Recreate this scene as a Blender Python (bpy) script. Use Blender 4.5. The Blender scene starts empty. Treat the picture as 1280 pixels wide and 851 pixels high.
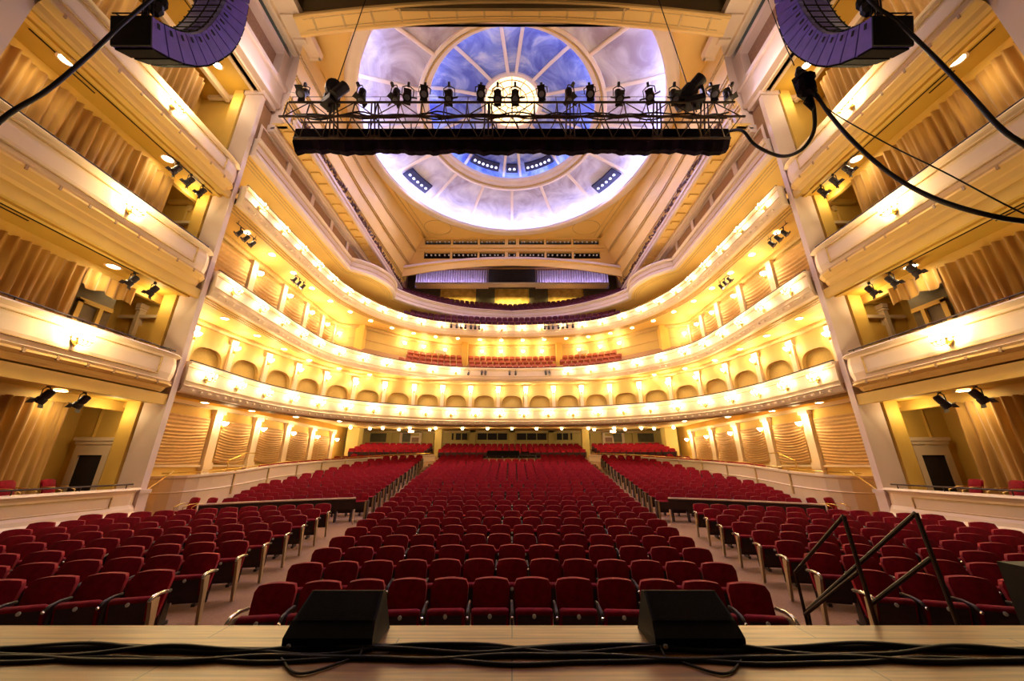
import bpy, math, random
from mathutils import Vector, Matrix
random.seed(7)
R = math.radians
PI = math.pi
col = bpy.context.scene.collection
ORD = ['zeroth','first','second','third','fourth','fifth','sixth','seventh','eighth','ninth','tenth','eleventh','twelfth',
       'thirteenth','fourteenth','fifteenth','sixteenth','seventeenth','eighteenth','nineteenth','twentieth','twenty-first',
       'twenty-second','twenty-third','twenty-fourth','twenty-fifth','twenty-sixth','twenty-seventh','twenty-eighth','twenty-ninth','thirtieth']
SIDE = {-1: 'left', 1: 'right'}

# ------------------------------------------------------------------ materials
def mat(name, c1, c2=None, scale=3.0, rough=0.6, metal=0.0, emit=None, es=0.0, bump=0.0, sheen=0.0, stretch=(1, 1, 1), detail=4, spec=0.5):
    m = bpy.data.materials.new(name); m.use_nodes = True
    nt = m.node_tree; b = nt.nodes['Principled BSDF']
    b.inputs['Roughness'].default_value = rough
    b.inputs['Metallic'].default_value = metal
    b.inputs['Specular IOR Level'].default_value = spec
    if sheen: b.inputs['Sheen Weight'].default_value = sheen
    c2 = c2 or tuple(v * 0.82 for v in c1)
    tc = nt.nodes.new('ShaderNodeTexCoord'); mp = nt.nodes.new('ShaderNodeMapping')
    mp.inputs['Scale'].default_value = stretch
    nz = nt.nodes.new('ShaderNodeTexNoise'); nz.inputs['Scale'].default_value = scale; nz.inputs['Detail'].default_value = detail
    rp = nt.nodes.new('ShaderNodeValToRGB')
    rp.color_ramp.elements[0].position = 0.35; rp.color_ramp.elements[1].position = 0.65
    rp.color_ramp.elements[0].color = (*c2, 1); rp.color_ramp.elements[1].color = (*c1, 1)
    L = nt.links.new
    L(tc.outputs['Object'], mp.inputs['Vector']); L(mp.outputs['Vector'], nz.inputs['Vector'])
    L(nz.outputs['Fac'], rp.inputs['Fac']); L(rp.outputs['Color'], b.inputs['Base Color'])
    if bump:
        bp = nt.nodes.new('ShaderNodeBump'); bp.inputs['Strength'].default_value = bump; bp.inputs['Distance'].default_value = 0.02
        L(nz.outputs['Fac'], bp.inputs['Height']); L(bp.outputs['Normal'], b.inputs['Normal'])
    if emit:
        b.inputs['Emission Color'].default_value = (*emit, 1); b.inputs['Emission Strength'].default_value = es
    return m

M = {}
M['cream'] = mat('cream_paint', (0.80, 0.63, 0.47), (0.76, 0.59, 0.43), 0.8, 0.55)
M['front'] = mat('parapet_paint', (0.80, 0.62, 0.48), (0.76, 0.58, 0.44), 0.8, 0.5)
M['lav'] = mat('cream_in_dome_light', (0.70, 0.55, 0.53), (0.66, 0.51, 0.49), 0.8, 0.55)  # cream paint with the dome's lavender light mixed into the colour
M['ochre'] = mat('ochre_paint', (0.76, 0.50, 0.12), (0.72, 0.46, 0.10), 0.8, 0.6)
M['soffit'] = mat('honey_ceiling_paint', (0.80, 0.54, 0.18), (0.76, 0.50, 0.15), 0.7, 0.6)
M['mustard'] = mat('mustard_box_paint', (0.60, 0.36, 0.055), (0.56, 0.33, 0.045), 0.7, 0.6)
M['tier'] = mat('straw_wall_paint', (0.60, 0.42, 0.15), (0.55, 0.38, 0.13), 0.7, 0.6)
M['olive'] = mat('olive_gold_wall_paint', (0.56, 0.42, 0.13), (0.50, 0.37, 0.11), 0.7, 0.6)
M['ceil'] = mat('ceiling_paint', (0.80, 0.53, 0.19), (0.76, 0.49, 0.16), 0.4, 0.6)
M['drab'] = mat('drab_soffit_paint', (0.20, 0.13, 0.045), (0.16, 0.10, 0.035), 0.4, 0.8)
M['mould'] = mat('gilded_moulding', (0.62, 0.42, 0.17), (0.50, 0.32, 0.12), 9, 0.45)
M['dentil'] = mat('brown_dentil_paint', (0.40, 0.24, 0.12), (0.32, 0.18, 0.09), 9, 0.6)  # dark brown of the dentil pegs under the box fronts
M['curtain'] = mat('gold_curtain_cloth', (0.50, 0.27, 0.05), (0.38, 0.19, 0.035), 5, 0.75, sheen=0.3, stretch=(1, 1, .15))
M['shade'] = mat('tan_swag_cloth', (0.66, 0.40, 0.16), (0.58, 0.34, 0.13), 6, 0.8, sheen=0.2)
M['niche'] = mat('niche_fabric', (0.50, 0.35, 0.11), (0.45, 0.31, 0.095), 12, 0.85)
M['brownpanel'] = mat('rose_brown_panel', (0.34, 0.19, 0.13), (0.28, 0.15, 0.10), 8, 0.8)
M['brass'] = mat('brass', (0.70, 0.45, 0.10), (0.55, 0.34, 0.08), 12, 0.3, 0.9)
M['bronze'] = mat('bronze_rail', (0.035, 0.012, 0.008), (0.025, 0.009, 0.006), 12, 0.5, 0, spec=.3)
M['crest'] = mat('dark_leaf_gilding', (0.13, 0.05, 0.045), (0.08, 0.03, 0.03), 9, 0.6)
M['chrome'] = mat('polished_metal', (0.75, 0.68, 0.6), None, 10, 0.25, 0.9)
M['velvet'] = mat('crimson_upholstery', (0.27, 0.003, 0.016), (0.20, 0.002, 0.012), 14, 0.75, sheen=0.05, bump=0.1, spec=.12)
M['velvet2'] = mat('crimson_in_russet_light', (0.42, 0.075, 0.025), (0.30, 0.045, 0.015), 6, 0.7, sheen=0.2)  # same red upholstery as the stalls, balcony's warm light put into the colour
M['plum'] = mat('crimson_in_plum_light', (0.13, 0.012, 0.04), (0.08, 0.008, 0.03), 6, 0.75)  # same red upholstery again, the gallery's light put into the colour
M['shell'] = mat('dark_seat_shell', (0.035, 0.010, 0.014), (0.02, 0.006, 0.01), 8, 0.5)
M['standard'] = mat('dark_iron', (0.05, 0.035, 0.03), (0.03, 0.02, 0.018), 8, 0.45)
M['endwood'] = mat('pale_end_panel_wood', (0.40, 0.28, 0.16), (0.32, 0.22, 0.12), 5, 0.45, stretch=(6, 6, 1))
M['plate'] = mat('number_plate_enamel', (0.75, 0.70, 0.62), None, 20, 0.3)
M['carpet'] = mat('aisle_carpet', (0.36, 0.20, 0.12), (0.30, 0.16, 0.09), 30, 0.9)
M['stepedge'] = mat('pale_step_stone', (0.80, 0.58, 0.44), (0.72, 0.5, 0.38), 5, 0.6)
M['black'] = mat('black_paint', (0.007, 0.004, 0.006), (0.004, 0.003, 0.004), 8, 0.6, spec=.2)
M['grille'] = mat('black_speaker_grille', (0.006, 0.003, 0.004), (0.002, 0.001, 0.002), 220, 0.9, bump=0.5, spec=.1)
M['cable'] = mat('black_rubber', (0.008, 0.004, 0.005), None, 8, 0.6, spec=.25)
M['array'] = mat('cabinet_in_violet_light', (0.13, 0.065, 0.55), (0.10, 0.05, 0.44), 4, 0.5)  # purple light falling on the cabinets is painted into their base colour
M['truss'] = mat('brown_truss_steel', (0.10, 0.055, 0.04), (0.06, 0.035, 0.03), 8, 0.5, 0.5)
M['drape'] = mat('black_drape', (0.010, 0.003, 0.018), (0.003, 0.001, 0.004), 2, 0.9, spec=.1)
M['fixture'] = mat('black_lamp_body', (0.03, 0.018, 0.03), (0.015, 0.01, 0.015), 8, 0.45)
M['lens'] = mat('glass_lens', (0.35, 0.33, 0.45), None, 8, 0.1)
M['dark'] = mat('dark_opening', (0.02, 0.009, 0.012), (0.012, 0.006, 0.008), 3, 0.8)
M['door'] = mat('bronze_green_door', (0.16, 0.11, 0.05), (0.12, 0.08, 0.035), 3, 0.5)
M['greydoor'] = mat('dark_olive_doorway', (0.10, 0.085, 0.05), (0.07, 0.06, 0.035), 3, 0.6)
M['bulb'] = mat('lit_bulb', (1, .9, .7), None, 3, 0.4, emit=(1.0, 0.80, 0.42), es=60)
M['downlens'] = mat('lit_downlight_lens', (1, .9, .7), None, 3, 0.4, emit=(1.0, 0.82, 0.48), es=22)
M['navy'] = mat('navy_light_tray', (0.01, 0.01, 0.08), (0.006, 0.006, 0.05), 3, 0.6)
M['paleamp'] = mat('pale_lit_lens', (0.8, 0.8, 1), None, 3, 0.4, emit=(0.7, 0.72, 1.0), es=1.2)
M['slotglass'] = mat('dim_lens', (.5, .42, .4), None, 3, .4, emit=(1, .8, .7), es=.12)
M['rib'] = mat('dome_rib_paint', (0.80, 0.66, 0.60), (0.76, 0.61, 0.55), 1, 0.5)
M['yellowlit'] = mat('lit_yellow_booth_wall', (0.7, 0.52, 0.16), (0.45, 0.3, 0.07), 1.6, 0.6)
M['violetcurtain'] = mat('violet_grey_curtain', (0.36, 0.28, 0.38), (0.28, 0.20, 0.32), 4, 0.8)

def wood_mat():
    m = mat('stage_wood', (0.29, 0.135, 0.036), (0.13, 0.055, 0.013), 3, 0.38, stretch=(.35, 7, 1), detail=8)
    nt = m.node_tree; L = nt.links.new
    b = nt.nodes['Principled BSDF']; rp = [n for n in nt.nodes if n.type == 'VALTORGB'][0]
    tc = [n for n in nt.nodes if n.type == 'TEX_COORD'][0]
    br = nt.nodes.new('ShaderNodeTexBrick')
    br.offset = 0.37; br.inputs['Scale'].default_value = 1
    br.inputs['Brick Width'].default_value = 2.6; br.inputs['Row Height'].default_value = 0.34
    br.inputs['Mortar Size'].default_value = 0.006; br.inputs['Mortar Smooth'].default_value = 0.2
    br.inputs['Color1'].default_value = (1, 1, 1, 1); br.inputs['Color2'].default_value = (0.86, 0.84, 0.80, 1)
    br.inputs['Mortar'].default_value = (0.12, 0.08, 0.05, 1)
    mx = nt.nodes.new('ShaderNodeMix'); mx.data_type = 'RGBA'; mx.blend_type = 'MULTIPLY'; mx.inputs['Factor'].default_value = 1
    L(tc.outputs['Object'], br.inputs['Vector'])
    L(rp.outputs['Color'], mx.inputs[6]); L(br.outputs['Color'], mx.inputs[7]); L(mx.outputs[2], b.inputs['Base Color'])
    return m
M['wood'] = wood_mat()

def sky_mat(name, ca, cb, cc, scale):
    m = bpy.data.materials.new(name); m.use_nodes = True
    nt = m.node_tree; b = nt.nodes['Principled BSDF']; b.inputs['Roughness'].default_value = 0.8
    L = nt.links.new
    tc = nt.nodes.new('ShaderNodeTexCoord')
    nz = nt.nodes.new('ShaderNodeTexNoise'); nz.inputs['Scale'].default_value = scale; nz.inputs['Detail'].default_value = 8
    nz.inputs['Distortion'].default_value = 1.4; nz.inputs['Roughness'].default_value = 0.6
    rp = nt.nodes.new('ShaderNodeValToRGB'); e = rp.color_ramp.elements
    e[0].position = 0.36; e[0].color = (*ca, 1); e[1].position = 0.68; e[1].color = (*cc, 1)
    k = e.new(0.5); k.color = (*cb, 1)
    L(tc.outputs['Object'], nz.inputs['Vector']); L(nz.outputs['Fac'], rp.inputs['Fac']); L(rp.outputs['Color'], b.inputs['Base Color'])
    return m
M['sky_outer'] = sky_mat('painted_clouds_outer', (0.34, 0.28, 0.40), (0.50, 0.46, 0.62), (0.70, 0.68, 0.80), 0.38)
M['sky_inner'] = sky_mat('painted_clouds_inner', (0.10, 0.14, 0.62), (0.22, 0.30, 0.80), (0.62, 0.68, 0.92), 0.45)

# ------------------------------------------------------------------ mesh builder
class MB:
    def __init__(s): s.v = []; s.f = []; s.mi = []; s.cur = 0
    def add(s, vs, fs):
        o = len(s.v); s.v += [tuple(v) for v in vs]; s.f += [tuple(i + o for i in f) for f in fs]; s.mi += [s.cur] * len(fs)
    def box(s, x0, x1, y0, y1, z0, z1, rot=0, piv=None):
        vs = [(x, y, z) for x in (x0, x1) for y in (y0, y1) for z in (z0, z1)]
        if rot:
            px, py = piv or ((x0 + x1) / 2, (y0 + y1) / 2); c, q = math.cos(rot), math.sin(rot)
            vs = [(px + (x - px) * c - (y - py) * q, py + (x - px) * q + (y - py) * c, z) for x, y, z in vs]
        s.add(vs, [(0, 1, 3, 2), (4, 6, 7, 5), (0, 4, 5, 1), (2, 3, 7, 6), (0, 2, 6, 4), (1, 5, 7, 3)])
    def obox(s, c, ax, ay, az, hx, hy, hz):
        c = Vector(c); vs = [c + ax * (hx * i) + ay * (hy * j) + az * (hz * k) for i in (-1, 1) for j in (-1, 1) for k in (-1, 1)]
        s.add(vs, [(0, 1, 3, 2), (4, 6, 7, 5), (0, 4, 5, 1), (2, 3, 7, 6), (0, 2, 6, 4), (1, 5, 7, 3)])
    def tube(s, pts, r, n=6, closed=False, r2=None):
        pts = [Vector(p) for p in pts]; N = len(pts); vs = []; fs = []
        for i, p in enumerate(pts):
            a = pts[(i - 1) % N] if (i > 0 or closed) else p; b = pts[(i + 1) % N] if (i < N - 1 or closed) else p
            t = (b - a).normalized(); u = t.cross(Vector((0, 0, 1)))
            if u.length < 1e-3: u = t.cross(Vector((0, 1, 0)))
            u.normalize(); w = t.cross(u); rr = r if r2 is None else r + (r2 - r) * i / max(1, N - 1)
            vs += [p + (u * math.cos(2 * PI * k / n) + w * math.sin(2 * PI * k / n)) * rr for k in range(n)]
        for i in range(N if closed else N - 1):
            j = (i + 1) % N
            fs += [(i * n + k, i * n + (k + 1) % n, j * n + (k + 1) % n, j * n + k) for k in range(n)]
        if not closed: fs += [tuple(range(n))[::-1], tuple((N - 1) * n + k for k in range(n))]
        s.add(vs, fs)
    def lathe(s, prof, n=16, c=(0, 0, 0), axis=None, cap=True):
        # prof: (r, h) pairs around axis
        az = Vector(axis or (0, 0, 1)).normalized(); ux = az.orthogonal().normalized(); uy = az.cross(ux); c = Vector(c)
        vs = []; fs = []
        for r, h in prof: vs += [c + az * h + (ux * math.cos(2 * PI * k / n) + uy * math.sin(2 * PI * k / n)) * r for k in range(n)]
        for i in range(len(prof) - 1):
            fs += [(i * n + k, i * n + (k + 1) % n, (i + 1) * n + (k + 1) % n, (i + 1) * n + k) for k in range(n)]
        if cap: fs += [tuple(range(n))[::-1], tuple((len(prof) - 1) * n + k for k in range(n))]
        s.add(vs, fs)
    def grid(s, rows):
        n = len(rows[0]); vs = [p for r in rows for p in r]
        s.add(vs, [(i * n + j, i * n + j + 1, (i + 1) * n + j + 1, (i + 1) * n + j) for i in range(len(rows) - 1) for j in range(n - 1)])
    def prism(s, poly, f0, f1):
        n = len(poly); vs = [f0(p) for p in poly] + [f1(p) for p in poly]
        s.add(vs, [tuple(range(n)), tuple(range(n, 2 * n))[::-1]] + [(i, i + n, (i + 1) % n + n, (i + 1) % n) for i in range(n)])
    def build(s, name, m, parent=None, smooth=False, fix=True):
        me = bpy.data.meshes.new(name); me.from_pydata(s.v, [], s.f)
        ms = m if isinstance(m, (list, tuple)) else [m]
        for q in ms: me.materials.append(M[q] if isinstance(q, str) else q)
        if len(ms) > 1: me.polygons.foreach_set('material_index', s.mi)
        if fix:
            import bmesh
            bm = bmesh.new(); bm.from_mesh(me); bmesh.ops.recalc_face_normals(bm, faces=bm.faces[:]); bm.to_mesh(me); bm.free()
        me.validate(); me.update()
        if smooth: me.polygons.foreach_set('use_smooth', [True] * len(me.polygons))
        o = bpy.data.objects.new(name, me); col.objects.link(o)
        if parent: o.parent = parent
        return o

def struct(o): o['kind'] = 'structure'; return o
def tag(o, label, cat, group=None, kind=None):
    o['label'] = label; o['category'] = cat
    if group: o['group'] = group
    if kind: o['kind'] = kind
    return o
def empty(name, loc=(0, 0, 0), rz=0):
    o = bpy.data.objects.new(name, None); o.empty_display_size = 0.1; col.objects.link(o); o.location = loc; o.rotation_euler = (0, 0, rz); return o
def copy_tree(o, parent=None):
    c = o.copy(); col.objects.link(c)
    if parent: c.parent = parent
    for ch in list(o.children): copy_tree(ch, c)
    return c
class Proto:
    # first use hands out the original, later uses hand out copies
    def __init__(s, o): s.o = o; s.used = False
    def get(s, loc, rz=0, rx=0, ry=0):
        o = copy_tree(s.o) if s.used else s.o
        s.used = True; o.location = loc; o.rotation_euler = (rx, ry, rz); return o
def light(loc, power, color=(1, .73, .36), r=0.06, kind='POINT', **k):
    d = bpy.data.lights.new('lamp_or_fill_light', kind); d.energy = power; d.color = color  # shared by real fixtures and added fill lights
    if kind in ('POINT', 'SPOT'): d.shadow_soft_size = r
    for a, b in k.items(): setattr(d, a, b)
    o = bpy.data.objects.new('lamp_or_fill_light', d); col.objects.link(o); o.location = loc; return o

# ------------------------------------------------------------------ plan curves
def spline(pts, step=0.35):
    P = [Vector((*p, 0)) for p in pts]; out = []
    for i in range(len(P) - 1):
        p0 = P[max(i - 1, 0)]; p1 = P[i]; p2 = P[i + 1]; p3 = P[min(i + 2, len(P) - 1)]
        n = max(2, int((p2 - p1).length / step))
        for k in range(n):
            t = k / n
            q = 0.5 * ((2 * p1) + (p2 - p0) * t + (2 * p0 - 5 * p1 + 4 * p2 - p3) * t * t + (3 * p1 - p0 - 3 * p2 + p3) * t ** 3)
            out.append((q.x, q.y))
    out.append(pts[-1]); return out
def full(half): # half from left end to centre; mirrored
    pts = half + [(-x, y) for x, y in half[::-1][1:]]
    return spline(pts)
def normals(path):
    # unit vectors pointing into the hall (towards its middle)
    out = []
    for i in range(len(path)):
        a = path[max(i - 1, 0)]; b = path[min(i + 1, len(path) - 1)]
        t = Vector((b[0] - a[0], b[1] - a[1])).normalized(); out.append((t.y, -t.x))
    return out
def sweep(mb, path, prof, closed=True):
    ns = normals(path); k = len(prof)
    rows = [[(p[0] + n[0] * o, p[1] + n[1] * o, z) for o, z in prof] for p, n in zip(path, ns)]
    if closed: rows = [r + [r[0]] for r in rows]
    mb.grid(rows)
    if closed:
        mb.add(rows[0][:-1], [tuple(range(k))]); mb.add(rows[-1][:-1], [tuple(range(k))])
def arclen(path):
    L = [0]
    for a, b in zip(path, path[1:]): L.append(L[-1] + math.hypot(b[0] - a[0], b[1] - a[1]))
    return L
def at_len(path, L, s):
    for i in range(len(L) - 1):
        if L[i + 1] >= s: break
    t = (s - L[i]) / (L[i + 1] - L[i]); a = path[i]; b = path[i + 1]
    d = Vector((b[0] - a[0], b[1] - a[1])).normalized()
    return (a[0] + (b[0] - a[0]) * t, a[1] + (b[1] - a[1]) * t), (d.y, -d.x)
def resample(path, n):
    L = arclen(path); return [at_len(path, L, L[-1] * i / n)[0] for i in range(n)] + [path[-1]]
def loft(mb, pa, za, pb, zb, n=90):
    A = resample(pa, n); B = resample(pb, n)
    fa = za if callable(za) else (lambda p: za); fb = zb if callable(zb) else (lambda p: zb)
    mb.grid([[(a[0], a[1], fa(a)), (b[0], b[1], fb(b))] for a, b in zip(A, B)])

F1 = full([(-12.3, 13.3), (-12.25, 16.5), (-11.95, 18.4), (-11.3, 20.3), (-9.8, 22.3), (-7.85, 23.7), (-4.6, 25.0), (0, 25.4)])
F2 = full([(-12.25, 13.3), (-12.3, 16), (-12.35, 20), (-11.95, 23), (-10.2, 25.6), (-7.9, 27.6), (-4.9, 28.9), (0, 29.4)])
F3 = full([(-12.1, 13.3), (-12.1, 18), (-11.95, 21.9), (-11.4, 24.3), (-10.3, 26.6), (-8.3, 28.8), (-5.7, 30.0), (0, 30.7)])
_b = spline([(-12.2, 13.3), (-12.2, 18), (-12.2, 23.9)]) + spline([(-12.2, 23.9), (-11.55, 24.35), (-10.75, 25.1), (-10.15, 26.3), (-10.0, 27.6), (-10.35, 28.9)])[1:] + spline([(-10.35, 28.9), (-9.6, 29.9), (-8.2, 31.2), (-6.25, 32.4), (-4, 33.3), (0, 34.0)])[1:]
F4 = _b + [(-x, y) for x, y in _b[::-1][1:]]
W1 = full([(-14.9, 13.3), (-14.5, 18), (-14.1, 20.2), (-13.5, 22.7), (-12.5, 25.0), (-11, 26.8), (-9, 27.9), (-6.4, 28.8), (0, 29.3)])
W2 = full([(-14.5, 13.3), (-14.5, 18), (-14.4, 24), (-14.2, 27.3), (-12.3, 28.3), (-9.9, 30.6), (-6.9, 32.6), (-4.6, 33.2), (0, 33.3)])
W3 = full([(-14.4, 13.3), (-14.4, 18), (-14.2, 22), (-13.6, 25.5), (-12.4, 28.5), (-10.6, 31.0), (-6.6, 33.6), (-4, 34.2), (0, 34.6)])
PAR = [(-15.0, 15.0), (-13.6, 14.95), (-12.9, 15.3), (-12.55, 16.2), (-12.4, 17.5), (-12.2, 20), (-11.6, 24), (-10.5, 27.2), (-8.8, 29.4), (-6.3, 31.0)]
def fz(y): return 0.0 if y < 5 else (0.004 * (y - 5) ** 2 if y < 30 else 2.5 + (y - 30) * 0.2)
def par_top(p):
    y = p[1]; T = [(14, 1.92), (17, 2.12), (20, 2.42), (27, 2.85), (31, 3.2), (40, 3.9)]
    for (a, za), (b, zb) in zip(T, T[1:]):
        if y <= b: return za + (zb - za) * (y - a) / (b - a)
    return T[-1][1]

# ================================================================== STALLS FLOOR
mb = MB()
ys = [4.0 + i * 0.5 for i in range(69)]
mb.grid([[(x, y, fz(y)) for x in (-16.2, -8, 0, 8, 16.2)] for y in ys])
struct(mb.build('floor', 'carpet'))

# ================================================================== STAGE
mb = MB(); mb.box(-14, 14, -4.5, 4.0, 0.82, 1.0)
struct(mb.build('stage_floor', 'wood'))
mb = MB(); mb.box(-14, 14, 3.7, 3.94, 0.0, 0.815)
struct(mb.build('stage_front', 'standard'))

# ================================================================== TIER FRONTS, SOFFITS, FLOORS
def parapet(path, zt, zf, zb, name, m='front'):
    # top rail, bellied face, dentil course, under-moulding
    mb = MB(); h = zt - zf
    sweep(mb, path, [(0.06, zt), (0.10, zt - .05), (0.06, zt - .10), (0.0, zt - .12), (0.03, zt - .12 - h * .35), (0.03, zf + h * .15), (0.0, zf + .04),
                     (0.05, zf), (0.0, zf - .05), (-0.06, zb + .04), (-0.10, zb), (-0.30, zb), (-0.30, zt)])
    o = struct(mb.build(name, m))
    return o
def dentils(path, z, name, step=0.42, off=0.02):
    mb = MB(); L = arclen(path); n = int(L[-1] / step)
    for i in range(1, n):
        p, nn = at_len(path, L, i * step)
        c = (p[0] + nn[0] * off, p[1] + nn[1] * off, z)
        mb.obox(c, Vector((nn[1], -nn[0], 0)), Vector((nn[0], nn[1], 0)), Vector((0, 0, 1)), .04, .045, .035)
    return struct(mb.build(name, 'front'))
parapet(F1, 6.15, 5.22, 4.98, 'first_balcony_front')
parapet(F2, 10.05, 9.15, 8.92, 'second_balcony_front')
parapet(F3, 14.45, 13.65, 13.42, 'third_balcony_front')
dentils(F1, 5.10, 'dentil_course'); dentils(F2, 9.03, 'dentil_course'); dentils(F3, 13.53, 'dentil_course')
# raised panel mouldings on fronts
for pth, zt, zf in ((F1, 6.15, 5.22), (F2, 10.05, 9.15), (F3, 14.45, 13.65)):
    mb = MB()
    for zz in (zt - .24, zf + .16):
        sweep(mb, pth, [(0.03, zz), (0.055, zz), (0.055, zz + .025), (0.03, zz + .025)])
    struct(mb.build('trim_1', 'mould'))
# dark handrails on the tiers
for nm, pth, z in (('first', F1, 6.2), ('second', F2, 10.1), ('third', F3, 14.5)):
    mb = MB(); sweep(mb, pth, [(-.02, z - .04), (.05, z - .04), (.05, z), (-.02, z)])
    struct(mb.build(nm + '_balcony_handrail', 'bronze'))
# gallery band
mb = MB()
sweep(mb, F4, [(0.08, 17.30), (0.12, 17.22), (0.06, 17.14), (0, 17.1), (0, 16.52), (0.05, 16.48), (0.08, 16.34), (0.0, 16.26), (-.25, 16.26), (-.25, 17.3)])
struct(mb.build('gallery_front', 'lav'))
mb = MB()
for zz in (16.98, 16.62): sweep(mb, F4, [(0.0, zz), (0.03, zz), (0.03, zz + .03), (0, zz + .03)])
struct(mb.build('trim_2', 'mould'))
# soffits
def offset(path, o):
    ns = normals(path); return [(p[0] + n[0] * o, p[1] + n[1] * o) for p, n in zip(path, ns)]
REAR = full([(-15.2, 13.3), (-15.2, 20), (-15.2, 30), (-15.1, 36), (-8, 37), (0, 37)])
mb = MB(); loft(mb, offset(F1, -.1), 4.99, REAR, 5.62)
struct(mb.build('first_balcony_soffit', 'soffit'))
for a, b, z0, z1, nm in ((F2, W1, 8.93, 8.85, 'second_balcony_soffit'), (F3, W2, 13.43, 13.40, 'third_balcony_soffit'), (F4, W3, 16.27, 16.12, 'gallery_soffit')):
    mb = MB(); loft(mb, offset(a, -.1), z0, b, z1); 
    o = struct(mb.build(nm, 'soffit'))
    mb = MB()   # stepped mouldings on the soffit edge
    for d in (.45, .62, .8):
        sweep(mb, offset(a, -d), [(0, z0 - .05), (.06, z0 - .05), (.06, z0 + .02), (0, z0 + .02)])
    struct(mb.build('trim_3', 'mould'))
mb = MB()
for d in (.45, .62, .8): sweep(mb, offset(F1, -d), [(0, 4.95), (.06, 4.95), (.06, 5.06), (0, 5.06)])
struct(mb.build('trim_3', 'mould'))
# tier floors
for a, b, z0, z1, nm in ((F1, W1, 5.25, 5.9, 'first_balcony_floor'), (F2, W2, 9.2, 11.5, 'second_balcony_floor'), (F3, W3, 13.7, 15.2, 'third_balcony_floor')):
    mb = MB(); loft(mb, offset(a, -.28), z0, b, z1); struct(mb.build(nm, 'carpet'))
GR = full([(-12.6, 13.3), (-12.6, 18), (-12.6, 24), (-12.6, 28), (-12.4, 32), (-12.2, 37), (-12, 39.4), (-8, 39.5), (0, 39.5)])
mb = MB(); loft(mb, offset(F4, -.2), 16.5, GR, 20.2); struct(mb.build('gallery_floor', 'carpet'))

# ================================================================== BAY WALLS
def bay(mb, p0, p1, z0, z1, hole, depth, into, mi_wall=0, mi_back=1, arch=True, side=1):
    """flat wall between plan points with an opening (cx fraction .5). hole = (half width, sill, spring, crown)"""
    a = Vector((*p0, 0)); b = Vector((*p1, 0)); t = (b - a); W = t.length; t.normalize(); n = Vector((into[0], into[1], 0))
    hw, zs, zp, zc = hole; cx = W / 2
    pts = [(cx - hw, zs), (cx - hw, zp)]
    if arch:
        for k in range(1, 12):
            q = PI - PI * k / 12; pts.append((cx + hw * math.copysign(abs(math.cos(q)) ** .75, math.cos(q)), zp + (zc - zp) * math.sin(q) ** .75))
    pts += [(cx + hw, zp), (cx + hw, zs)]
    cz = (zs + zc) / 2
    def outer(p):
        dx, dz = p[0] - cx, p[1] - cz
        s = min((W / 2) / abs(dx) if abs(dx) > 1e-6 else 1e9, ((z1 - cz) if dz > 0 else (cz - z0)) / abs(dz) if abs(dz) > 1e-6 else 1e9)
        return (cx + dx * s, cz + dz * s)
    def w(p, d=0): q = a + t * p[0] - n * d; return (q.x, q.y, p[1])
    N = len(pts); mb.cur = mi_wall
    outs = [outer(p) for p in pts]
    vs = [w(p) for p in pts] + [w(p) for p in outs]; fs = [(i, (i + 1) % N, (i + 1) % N + N, i + N) for i in range(N)]
    mb.add(vs, fs)
    corners = [(0, z0), (0, z1), (W, z1), (W, z0)]
    for c in corners:   # close the gaps at the corners
        for i in range(N):
            p, q = outs[i], outs[(i + 1) % N]
            if (abs(p[0] - c[0]) < 1e-5 and abs(q[1] - c[1]) < 1e-5) or (abs(p[1] - c[1]) < 1e-5 and abs(q[0] - c[0]) < 1e-5):
                if p != c and q != c: mb.add([w(p), w(q), w(c)], [(0, 1, 2)])
    mb.add([w(p) for p in pts] + [w(p, depth) for p in pts], [(i, (i + 1) % N, (i + 1) % N + N, i + N) for i in range(N)])
    mb.cur = mi_back; mb.add([w(p, depth) for p in pts], [tuple(range(N))]); mb.cur = 0

# first-tier back wall: arched niches with pilasters
L = arclen(W1); NB = 23
st = [at_len(W1, L, L[-1] * i / NB) for i in range(NB)] + [(W1[-1], (-1, 0))]
mb = MB(); pil = MB(); arch = MB()
NICHE = []
for i in range(NB):
    p0, n0 = st[i]; p1, n1 = st[i + 1]
    d = Vector((p1[0] - p0[0], p1[1] - p0[1])).normalized(); n = (d.y, -d.x)
    W = math.hypot(p1[0] - p0[0], p1[1] - p0[1])
    bay(mb, p0, p1, 5.6, 8.95, (W * .365, 5.85, 6.95, 7.72), .2, n)
for i in range(0, NB + 1):
    p, n = st[i]
    if i == NB: n = (-1, 0)
    tx = Vector((n[1], -n[0], 0)); nn = Vector((n[0], n[1], 0))
    pil.obox((p[0] + n[0] * .06, p[1] + n[1] * .06, 7.0), tx, nn, Vector((0, 0, 1)), .13, .08, 1.35)
    pil.obox((p[0] + n[0] * .08, p[1] + n[1] * .08, 8.4), tx, nn, Vector((0, 0, 1)), .20, .11, .09)
    pil.obox((p[0] + n[0] * .08, p[1] + n[1] * .08, 8.24), tx, nn, Vector((0, 0, 1)), .20, .10, .03)
struct(mb.build('wall_first_tier', ['tier', 'niche'])); struct(pil.build('wall_first_tier_pilasters', 'cream'))
mb = MB(); sweep(mb, offset(W1, .02), [(0, 8.62), (.10, 8.62), (.16, 8.72), (.16, 8.84), (0, 8.84)]); struct(mb.build('trim_4', 'mould'))

# second-tier walls
mb = MB(); loft(mb, W2, 9.4, W2, 13.45); struct(mb.build('wall_second_tier', 'tier'))
mb = MB(); sweep(mb, W2, [(0, 13.1), (.12, 13.1), (.18, 13.22), (.18, 13.38), (0, 13.38)])
sweep(mb, W2, [(0, 12.2), (.05, 12.2), (.05, 12.28), (0, 12.28)]); struct(mb.build('trim_5', 'mould'))
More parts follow.
